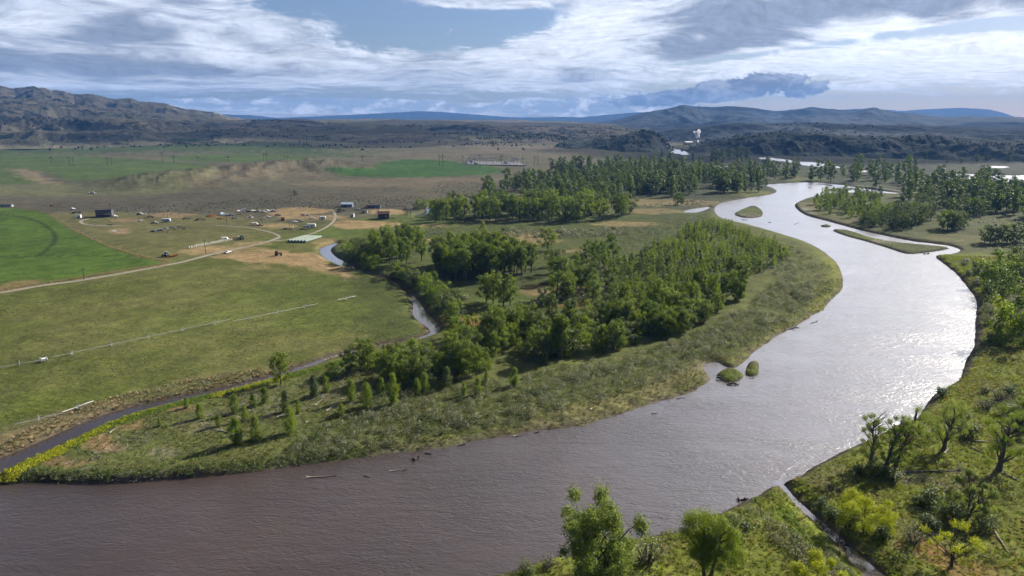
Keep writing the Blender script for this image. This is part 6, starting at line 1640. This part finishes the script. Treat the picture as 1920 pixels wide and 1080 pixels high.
def build_farm():
    farm_mats()
    # lanes
    strip('gravel_road', [(-60, 555), (0, 548), (80, 535.5), (160, 524), (240, 511), (330, 494), (400, 475.5), (470, 460.5), (508, 451), (523, 445)], 3.8, FM['gravel'], 'pale gravel lane between hay field and pasture')
    strip('farm_track', [(626, 398), (629, 408), (620, 420), (604, 430), (575, 441), (540, 449), (512, 452)], 2.2, FM['gravel'], 'faint gravel track from the yard')
    strip('farm_track', [(515, 450), (523, 444), (516, 438.5), (495, 432.5), (462, 427), (430, 424), (405, 422.5)], 2.0, FM['gravel'], 'narrow gravel track looping back towards the scrap yard')
    strip('farm_track', [(168, 409), (152, 414), (156, 419), (178, 422), (230, 423)], 2.4, FM['gravel'], 'curved gravel drive below the dark house')
    # buildings
    building(197, 405.5, 0.35, 12, 9.5, 5.4, 1.0, 'walldark', 'roofgrey', 'dark two storey house with grey pitched steel roof and porch', 'house', 'farm_house', 0.9, True, 2.4, 3, False, True)
    building(651.5, 388, 0.0, 10.5, 6.5, 2.9, 1.5, 'wallblue', 'roofblue', 'long low shed with shiny blue white roof', 'shed', 'metal_shed', 0.4, False, 2.2, 2)
    building(720, 410, 0.12, 9.0, 8.0, 4.4, 1.8, 'barn', 'barn', 'dark brown weathered wooden barn by the corral', 'barn', 'wooden_barn', 0.3, False, 2.8, 1)
    building(683, 399.5, 0.1, 5.2, 3.2, 2.1, 0.6, 'cream', 'roofgrey', 'small cream shed between blue roofed shed and barn', 'shed', 'small_shed', 0.2, True, 1.8, 1)
    building(531, 413.5, 0.2, 3.2, 2.8, 2.2, 0.5, 'orange', 'rust', 'tiny orange rusty shed in the yard', 'shed', 'small_shed', 0.15, True, 1.8, 1)
    building(661, 407.5, 0.0, 2.8, 2.8, 3.0, 0.8, 'white', 'grey', 'small white pump house left of the brown barn', 'shed', 'pump_house', 0.2, False, 1.8, 1)
    building(149, 409, 0.2, 2.8, 2.6, 2.8, 0.7, 'white', 'grey', 'small white hut left of the dark house', 'shed', 'small_shed', 0.15, False, 1.8, 1)
    building(10, 388, 0.0, 14, 3.0, 1.8, 0.5, 'grey', 'roofgrey', 'low grey shed at the left edge above the hay field', 'shed', 'low_shed', 0.2, True, 1.6, 2)
    building(700, 390, 0.0, 14, 4, 2.2, 0.6, 'wallblue', 'roofgrey', 'low open grey cattle shed behind the cream shed', 'shed', 'cattle_shed', 0.2, True, 1.8, 1)
    building(1290, 272, 0.3, 26, 16, 9, 3, 'cream', 'white', 'distant pale works building under the steam plume', 'building', 'works_building', 0.5, False, 4, 2)
    # corral
    cr = W([(706, 406), (712, 390), (760, 388), (764, 405), (740, 411), (728, 410)])
    o = empty('corral_fence', (cr[:, 0].mean(), cr[:, 1].mean(), 0)); c0 = cr.mean(0)
    rail = MB()
    for i in range(len(cr)):
        a, b = cr[i], cr[(i + 1) % len(cr)]; L = np.linalg.norm(b - a)
        k = int(L / 3.2) + 1
        for j in range(k):
            p = a + (b - a) * j / k - c0
            MB().tube([(p[0], p[1], -0.3), (p[0], p[1], 1.9)], 0.11, 5).build('post', FM['wood'], o)
        for h in (0.5, 1.0, 1.5):
            rail.tube([(*(a - c0), h), (*(b - c0), h)], 0.08, 4)
    rail.build('rail', FM['wood'], o); tag(o, 'weathered rail corral beside the brown barn', 'fence')
    # bales
    r = np.random.default_rng(4)
    a, b = W([(354, 465), (433, 450)])
    bale = MB().lathe([(0.02, -0.72), (0.50, -0.70), (0.57, -0.60), (0.57, 0.60), (0.50, 0.70), (0.02, 0.72)], 18, axis='y').mesh('hay_bale', FM['wrap'])
    N = 20; ang = math.atan2(b[1] - a[1], b[0] - a[0])
    for row in range(2):
        for i in range(N):
            if row and (i % 7 == 3 or i < 2): continue
            p = a + (b - a) * i / (N - 1) + np.array([-math.sin(ang), math.cos(ang)]) * (row * 2.4) + r.normal(0, 0.08, 2)
            ob = link('hay_bale', bale, None, (p[0], p[1], float(height_at(np.array([[p[0], p[1], 0]]))[0]) + 0.55), ang + r.normal(0, 0.06))
            lab = 'white wrapped round bale in the long double row by the lane'
            if i == 0: lab = 'white wrapped bale at the left end of the long row'
            if i == N - 1: lab = 'white wrapped bale at the right end of the ' + ('front' if row == 0 else 'rear') + ' row'
            tag(ob, lab, 'bale', 'white bales in the double row')
    a, b = W([(541, 454.5), (573, 445.0)]); e = W([(571, 455.0)])[0]
    u = (b - a); step = (e - a) / 5
    ang = math.atan2(u[1], u[0]); L = np.linalg.norm(u)
    tb = MB().lathe([(0.05, -L / 2), (0.85, -L / 2 + 0.15), (1.0, -L / 2 + 0.6)] + [(0.95 + 0.05 * (k % 2), -L / 2 + 0.6 + (L - 1.2) * k / 12) for k in range(1, 12)] + [(1.0, L / 2 - 0.6), (0.85, L / 2 - 0.15), (0.05, L / 2)], 16, axis='x').mesh('silage_bag', FM['bag'])
    for k, nm in enumerate(('first', 'second', 'third', 'fourth', 'fifth', 'last')):
        p = (a + b) / 2 + step * k
        ob = link('silage_tube', tb, None, (p[0], p[1], float(height_at(np.array([[p[0], p[1], 0]]))[0]) + 0.95), ang)
        tag(ob, nm + ' long pale green wrapped silage tube counted from the left of the stack', 'silage tube', 'pale silage tubes beside the lane')
    # machines and vehicles
    tractor(452, 449, 2.6, 'green', 'green tractor with cab right of the white bale rows')
    tractor(311, 481, 2.9, 'grey', 'dark grey tractor on the field corner by the lane', 'orange wheel rake behind the dark grey tractor')
    tractor(521, 479, 0.3, 'rust', 'rusty brown tractor alone on the bare tan ground')
    car(427, 474, gdir(427, 474, 470, 461), 'pickup', 'white', 'white pickup driving on the gravel lane')
    trailer(312, 416, 0.1, 6.5, 2.3, 2.7, 'roofblue', 'pale blue camper trailer right of the dark house')
    trailer(605, 412, 0.15, 5.2, 2.2, 2.5, 'white', 'white rounded trailer at the right of the yard vehicles')
    trailer(584, 427, 0.1, 6.5, 2.3, 2.8, 'white', 'white box trailer beside the long flatbed')
    car(575, 428, 0.25, 'van', 'grey', 'grey van parked with the flatbed by the lane')
    car(585, 411.5, 0.5, 'pickup', 'white', 'white pickup parked left of the rounded trailer')
    car(562, 416, 0.4, 'pickup', 'grey', 'grey pickup in the middle of the yard')
    car(553, 417.5, 0.3, 'sedan', 'white', 'white car parked beside the grey pickup')
    car(478, 422, 0.2, 'van', 'white', 'white van left of the brown wreck')
    car(488, 423.5, 0.1, 'sedan', 'rust', 'rusty brown wreck beside the white van')
    car(502, 409, 0.4, 'pickup', 'white', 'white old truck in the middle of the scrap yard')
    car(495, 411, 0.9, 'sedan', 'tan', 'tan old car beside the white old truck')
    car(422, 450, 0.15, 'van', 'white', 'white van parked behind the bale rows')
    car(136, 393, 0.1, 'sedan', 'white', 'white car parked above the left hay field')
    car(214, 406.5, 0.2, 'pickup', 'white', 'white pickup parked against the dark house')
    car(264, 414, 1.2, 'sedan', 'grey', 'grey car left of the pale blue camper')
    car(290, 418.5, 0.1, 'pickup', 'grey', 'grey pickup just below the pale blue camper')
    car(425, 404, 0.6, 'pickup', 'white', 'white truck at the left of the scrap yard')
    car(416, 402.5, 1.2, 'van', 'roofblue', 'pale blue van beside the left scrap yard truck')
    car(433, 404, 0.2, 'sedan', 'blue', 'dark blue car beside the left scrap yard truck')
    car(636, 399, 0.3, 'sedan', 'dark', 'dark car below the blue roofed shed')
    cols = ('white', 'grey', 'roofblue', 'rust', 'white', 'dark', 'tan', 'white', 'grey', 'white', 'blue')
    wc = {'white': 'white', 'grey': 'grey', 'roofblue': 'pale blue', 'rust': 'rusty', 'dark': 'black', 'tan': 'tan', 'blue': 'blue'}
    ords = ('first', 'second', 'third', 'fourth', 'fifth', 'sixth', 'seventh', 'eighth', 'ninth', 'tenth', 'eleventh')
    for k, c in enumerate(cols):
        car(447 + k * 6.6 + r.uniform(-1, 1), 396.5 + r.uniform(-0.8, 0.8) + (k % 2) * 1.2, r.uniform(-0.5, 1.5), ('sedan', 'pickup', 'van')[k % 3] if k != 5 else 'sedan', c, wc[c] + ' derelict vehicle, ' + ords[k] + ' from the left in the row above the yard', 'derelict vehicles in the back row', 'old vehicle')
    # flatbeds
    for px, py, rz, lab in ((572, 430, 0.25, 'long low flatbed trailer beside the white box trailer'), (436, 447.5, 0.12, 'empty flatbed with orange deck behind the bale rows'), (540, 430, 0.0, 'low flat cattle feeder deck left of the flatbed')):
        x, y, z = place(px, py); o = empty('flatbed_trailer', (x, y, z), rz)
        MB().box((0, 0, 0.95), (9, 2.3, 0.22)).build('deck', FM['rust' if 'orange' in lab else 'wood'], o); MB().box((3.9, 0, 1.5), (0.12, 2.3, 0.9)).build('headboard', FM['grey'], o)
        MB().tube([(4.5, 0, 0.8), (6, 0, 0.6)], 0.08, 5).build('hitch', FM['dark'], o); wheels(o, (-2.6, -1.7), 1.0, 0.4)
        tag(o, lab, 'trailer')
    # heaps
    hp = [(375, 413, 4, 'rusty scrap heap left of the scrap yard', ('rust', 'dark')), (395, 407, 4, 'brown and orange scrap heap in front of the back row', ('rust', 'orange')), (415, 411, 3.2, 'orange tinted scrap heap below the left truck', ('orange', 'rust')), (266, 402, 4, 'grey scrap heap right of the dark house', ('grey', 'dark', 'white')),
          (281, 408, 3.5, 'dark scrap heap above the pale blue camper', ('dark', 'rust')), (145, 399, 4, 'dark brush heap above the white hut', ('barn', 'dark')), (172, 364, 5, 'dark heap with pale pieces on the sagebrush slope', ('dark', 'grey')), (440, 410, 3, 'dark scrap heap beneath the back row', ('dark', 'grey')), (468, 408, 3.5, 'grey scrap heap left of the old truck', ('grey', 'rust', 'white')),
          (520, 405, 3, 'small brown heap above the orange shed', ('rust', 'wood')), (571, 405, 3, 'small dark heap above the yard vehicles', ('dark', 'grey')), (640, 396, 4, 'dark lumber heap below the blue roofed shed', ('wood', 'dark')), (690, 391, 4, 'dark machinery heap above the cream shed', ('dark', 'rust')), (214, 435, 2.4, 'small white tank wreck on the bare patch', ('white', 'grey')),
          (206, 422, 2.2, 'dark bush like heap below the house drive', ('wood', 'dark')), (450, 402, 3, 'tan scrap heap within the back row', ('tan', 'rust')), (350, 411, 3, 'low dark heap right of the pale blue camper', ('dark', 'wood')), (672, 394, 3, 'dark implement heap left of the cream shed', ('dark', 'grey')), (100, 386, 3, 'small reddish heap above the hay field', ('rust', 'dark'))]
    for i, (px, py, s, lab, ms) in enumerate(hp): heap(px, py, s, lab, 'scrap heap', ms, 700 + i, 18)
    for i, (px, py, s) in enumerate(((290, 434, 3.0), (300, 432, 3.2), (311, 429, 2.6), (324, 427, 2.4), (336, 425, 2.4))):
        heap(px, py, s, ords[i] + ' grey rubble mound from the left in the row below the camper', 'rubble mound', ('rock', 'grey'), 740 + i, 26, 0.35, 'rubble_mound')
    # poles
    for px, py, h, lab in ((158, 524, 21, 'wooden power pole standing beside the lane at the hay field'), (386, 475, 27, 'wooden power pole rising from the white bale rows'), (426, 422, 20, 'wooden power pole left of the scrap yard'), (543, 429, 14, 'wooden power pole in the middle of the yard'), (315, 411, 16, 'wooden power pole behind the pale blue camper'),
                           (628, 401, 13, 'wooden power pole beside the track junction'), (207, 396, 15, 'wooden power pole behind the dark house'), (770, 412, 20, 'wooden power pole at the right end of the corral')):
        pole(px, py, h, lab)
    for px, py, h, k, lab in ((97, 308, 15, 's', 'first single transmission pole from the left on the bright field'), (134, 311.5, 18, 'frame', 'twin transmission pole at the left of the bright field'), (206, 311.5, 17, 'frame', 'twin transmission pole in the middle of the bright field'), (305, 305, 20, 's', 'tall single transmission pole by the brown hummock'), (326, 305.5, 15, 's', 'single transmission pole right of the brown hummock'),
                              (428, 303, 11, 's', 'single transmission pole at the end of the bright field'), (498, 303, 16, 'frame', 'twin transmission pole on the narrow bright strip'), (537, 307, 14, 'frame', 'twin transmission pole past the narrow bright strip'), (371, 302, 9, 's', 'small single transmission pole between the brown hummocks'), (680, 303, 12, 's', 'single transmission pole left of the dark green field'),
                              (827, 311, 22, 'frame', 'tall twin transmission pole left of the substation'), (868, 308, 17, 's', 'single transmission pole at the left of the substation'), (900, 315, 26, 's', 'tallest transmission pole in front of the substation'), (940, 309, 20, 's', 'single transmission pole above the substation'), (980, 310, 16, 's', 'single transmission pole at the right of the substation'), (1005, 310, 18, 'frame', 'twin transmission pole right of the substation'), (1030, 309, 14, 's', 'single transmission pole before the far wood')):
        pylon(px, py, h, lab, k, rng.uniform(-0.4, 0.4))
    # substation
    sp = W([(872, 309), (985, 312), (975, 304), (880, 301)]); c0 = sp.mean(0); zc = float(height_at(np.array([[c0[0], c0[1], 0]]))[0])
    o = empty('electrical_substation', (c0[0], c0[1], zc))
    q = sp - c0
    MB().add([(*p, -3) for p in q] + [(*p, 0.6) for p in q], [(0, 1, 2, 3), (7, 6, 5, 4), (0, 4, 5, 1), (1, 5, 6, 2), (2, 6, 7, 3), (3, 7, 4, 0)]).build('gravel_pad', FM['pad'], o)
    r = np.random.default_rng(12)
    for k in range(26):
        s, t = r.random(), r.random()
        p = (q[0] * (1 - s) + q[1] * s) * (1 - t) + (q[3] * (1 - s) + q[2] * s) * t
        H = r.uniform(5, 11); w = r.uniform(4, 7)
        m = MB(); m.tube([(p[0] - w, p[1], 0), (p[0] - w, p[1], H)], 0.3, 4); m.tube([(p[0] + w, p[1], 0), (p[0] + w, p[1], H)], 0.3, 4); m.tube([(p[0] - w, p[1], H), (p[0] + w, p[1], H)], 0.3, 4)
        m.build('gantry', FM['steel'], o)
    for k in range(9):
        s, t = r.random(), r.random()
        p = (q[0] * (1 - s) + q[1] * s) * (1 - t) + (q[3] * (1 - s) + q[2] * s) * t
        MB().box((p[0], p[1], 2.2), (r.uniform(3, 5), 3, 2.6)).build('transformer', FM['grey' if k % 3 else 'steel'], o)
    tag(o, 'pale electrical substation of frames and transformers on a gravel pad', 'substation')
    # steam
    m, t = material('steam'); nt = t.n('ShaderNodeBsdfDiffuse', {'Color': (0.95, 0.95, 0.97)}); tr = t.n('ShaderNodeBsdfTranslucent', {'Color': (0.95, 0.95, 0.97)})
    t.n('ShaderNodeOutputMaterial', {'Surface': t.n('ShaderNodeMixShader', {0: 0.4, 1: t.n('ShaderNodeMixShader', {0: 0.5, 1: nt.outputs[0], 2: tr.outputs[0]}).outputs[0], 2: t.n('ShaderNodeBsdfTransparent').outputs[0]}).outputs[0]})
    x, y, z = place(1308, 270); k = (y * CA + CAMZ * SA) / FPX
    U, V = np.meshgrid(np.linspace(0, 2 * pi, 20, endpoint=False), np.linspace(-pi / 2, pi / 2, 12))
    i = np.arange(11)[:, None] * 20 + np.arange(20)[None, :]; j = np.arange(11)[:, None] * 20 + (np.arange(20)[None, :] + 1) % 20
    f0 = np.stack([i, j, j + 20, i + 20], -1).reshape(-1, 4)
    vs, fs = [], []
    rs = np.random.default_rng(31)
    puffs = [(0.0, 2, 0.9), (0.3, 4, 1.2), (0.8, 6, 1.5)]
    for q in range(30):
        h = rs.uniform(0.3, 1.0)
        puffs.append((rs.normal((-3.6 if q % 2 else 2.6) * h, 1.6 * h), 6 + 17 * h + rs.normal(0, 1.2), rs.uniform(0.7, 2.3)))
    for n, (dx, dy, s) in enumerate(puffs):
        px_, py_, pz_ = np.cos(V) * np.cos(U), np.cos(V) * np.sin(U), np.sin(V)
        w = 0.65 + 0.7 * fbm(px_ * 2.6 + n * 5 + 9, py_ * 2.6 + pz_ * 2 + 9, n, 3)
        vs.append(np.stack([((dx + px_ * w * s * 1.25) * k).ravel(), ((n * 0.2 + py_ * w * s * 1.25) * k).ravel(), ((dy + pz_ * w * s) * k).ravel()], 1)); fs.append(f0 + n * 240)
    tag(link('steam_plume', mesh_np('steam_plume', np.vstack(vs), np.vstack(fs), m, True), None, (x, y, z)), 'white steam plume rising before the dark bluff', 'steam', kind='stuff')
    # sprinklers
    wheel_line([(-120, 717), (86, 678.5)], 'wheel line sprinkler on the pasture, left section with the white mover', 0.985)
    wheel_line([(97, 676), (432, 604)], 'wheel line sprinkler on the pasture, long middle section')
    wheel_line([(438, 606), (596, 573)], 'wheel line sprinkler on the pasture, section near the far end')
    wheel_line([(633, 566.5), (668, 558.5)], 'short detached wheel line sprinkler at the far end of the pasture', n=1)
    wheel_line([(28, 801), (118, 779)], 'wheel line sprinkler along the dry creek bank, left section', n=1)
    wheel_line([(118, 778), (176, 756.5)], 'wheel line sprinkler along the dry creek bank, right section with a wheel', n=1)
    # logs
    L = [(577, 895.5, 630, 892.5, .28, 'long straight log floating in the brown river', 'drift', 0, True, True), (683, 892.5, 693, 896, .2, 'short dark log floating right of the long one', 'driftdark', 0, True, False), (730, 884, 763, 881, .22, 'pale branchy log in the shallows', 'drift', 4, True, False), (777, 862, 786, 858.5, .5, 'dark root lump in the river', 'driftdark', 5, True, True),
         (797, 850, 809, 852, .3, 'flat dark log near the root lump', 'driftdark', 1, True, False), (963, 818.5, 980, 816.5, .35, 'pale short log at the waterline', 'drift', 0, True, False), (1003, 811.5, 1011, 810.5, .35, 'dark stump at the waterline right of the pale log', 'driftdark', 1, True, False), (858, 836, 872, 834, .3, 'dark log at the edge of the bar', 'driftdark', 2, True, False),
         (832, 833, 846, 832, .3, 'pale drift tangle on the edge of the bar', 'drift', 3, False, False), (1222, 776, 1233, 775, .22, 'thin log floating off the bar', 'driftdark', 0, True, False), (1268, 748, 1284, 746, .22, 'thin dark log beside the bar bank', 'driftdark', 0, True, False), (1473, 619, 1496, 614, .4, 'dark snag with branches at the bar edge', 'driftdark', 5, True, True), (1521, 606, 1533, 603, .25, 'small snag floating off the bar', 'driftdark', 2, True, False),
         (1107, 766, 1114, 757, .25, 'bleached white log on the bar grass', 'drift', 2, False, False), (1826, 829, 1858, 831, .3, 'bleached fallen log beside the conical juniper', 'drift', 0, False, False), (1815, 838, 1847, 852, .25, 'second fallen log lying below the bleached one', 'drift', 1, False, False), (1862, 994, 1891, 1036, .3, 'white fallen trunk on the slope at bottom right', 'drift', 2, False, True), (1690, 886, 1822, 882, .28, 'long dark fallen trunk beneath the dying cottonwoods', 'driftdark', 5, False, False),
         (1738, 812, 1758, 806, .28, 'bleached log behind the dying cottonwoods', 'drift', 1, False, False), (1770, 852, 1780, 842, .28, 'pale stump piece at the foot of the forked cottonwood', 'drift', 1, False, False), (1885, 890, 1912, 905, .35, 'fallen trunk right of the gnarled cottonwood', 'drift', 4, False, True), (400, 893, 455, 890, .35, 'bleached log along the bar edge at left', 'drift', 1, False, False), (372, 893, 400, 892, .5, 'dark log jam at the bar edge at left', 'driftdark', 6, False, True),
         (205, 812, 222, 800, .22, 'grey drift branch beside the rusty patch', 'drift', 3, False, False), (172, 862, 188, 856, .3, 'dark drift root on the spit tip', 'driftdark', 5, False, True), (335, 795, 385, 780, .3, 'grey drift trunk on the open spit', 'drift', 3, False, True), (420, 820, 455, 812, .28, 'drift trunk at the foot of the feathery young pair', 'drift', 3, False, False), (430, 812, 400, 806, .22, 'forked drift branch above the feathery pair', 'drift', 4, False, False),
         (590, 760, 612, 745, .2, 'grey drift branch below the slim young cottonwood', 'drift', 4, False, False), (520, 782, 548, 776, .25, 'grey drift trunk beside the pale young cottonwood', 'drift', 4, False, False), (640, 748, 700, 742, .25, 'long grey drift trunk in the scrub below the band', 'drift', 5, False, False), (573, 792, 582, 788, .3, 'short pale drift stump on the spit', 'drift', 2, False, False), (612, 770, 640, 752, .2, 'thin grey drift branch lying across the grass', 'drift', 3, False, False),
         (1335, 712, 1345, 705, .3, 'drift log between bar and islet', 'driftdark', 2, False, False), (1386, 938, 1402, 936, .4, 'dark drift at the mouth of the side creek', 'driftdark', 4, True, True), (1490, 421, 1496, 418, .35, 'snag standing in the river off the far point', 'driftdark', 3, True, False), (1733, 476.5, 1742, 476, .5, 'dark drift at the end of the gravel bar', 'driftdark', 2, True, True), (1712, 476, 1716, 475.5, .5, 'small dark drift left of the gravel bar end', 'driftdark', 1, True, False),
         (1390, 412.5, 1402, 413, .4, 'drift in the shallows below the teardrop island', 'driftdark', 3, True, False), (1440, 417, 1446, 417.5, .35, 'small drift right of the teardrop island', 'driftdark', 1, True, False), (1516, 352, 1521, 353, .6, 'drift snag in the upper river', 'driftdark', 2, True, False)]
    for i, (a, b, c, d, rad, lab, mt, br, wt, rt) in enumerate(L): log(a, b, c, d, rad, lab, mt, br, i, wt, rt)
    # rocks on the islets
    for i, (px, py, s, lab) in enumerate(((1372, 712, 2.3, 'dark rock pile on the larger islet'), (1409, 701, 1.7, 'dark rock pile on the smaller islet'), (1352, 703, 1.4, 'low rock pile at the islet shallows'))):
        heap(px, py, s, lab, 'rock pile', ('rock',), 760 + i, 26, 0.4, 'rock_pile')
    for i, (px, py, rz, lab) in enumerate(((1289, 378.5, 0.3, 'leftmost black cow grazing on the far pasture'), (1296, 378, 2.8, 'middle black cow grazing on the far pasture'), (1301, 379.5, 0.9, 'rightmost black cow grazing on the far pasture'))):
        cow(px, py, rz, lab)
    # dike road by the upper river
    x = strip('dike_road', [(1538, 341), (1580, 345.5), (1640, 353), (1700, 361), (1760, 367)], 6, FM['gravel'], 'earth dike road along the upper river', 0.9)

build_world(); build_sun(); build_haze()
build_ground(); build_water(); build_hills(); build_clouds()
plant_all()
build_farm()
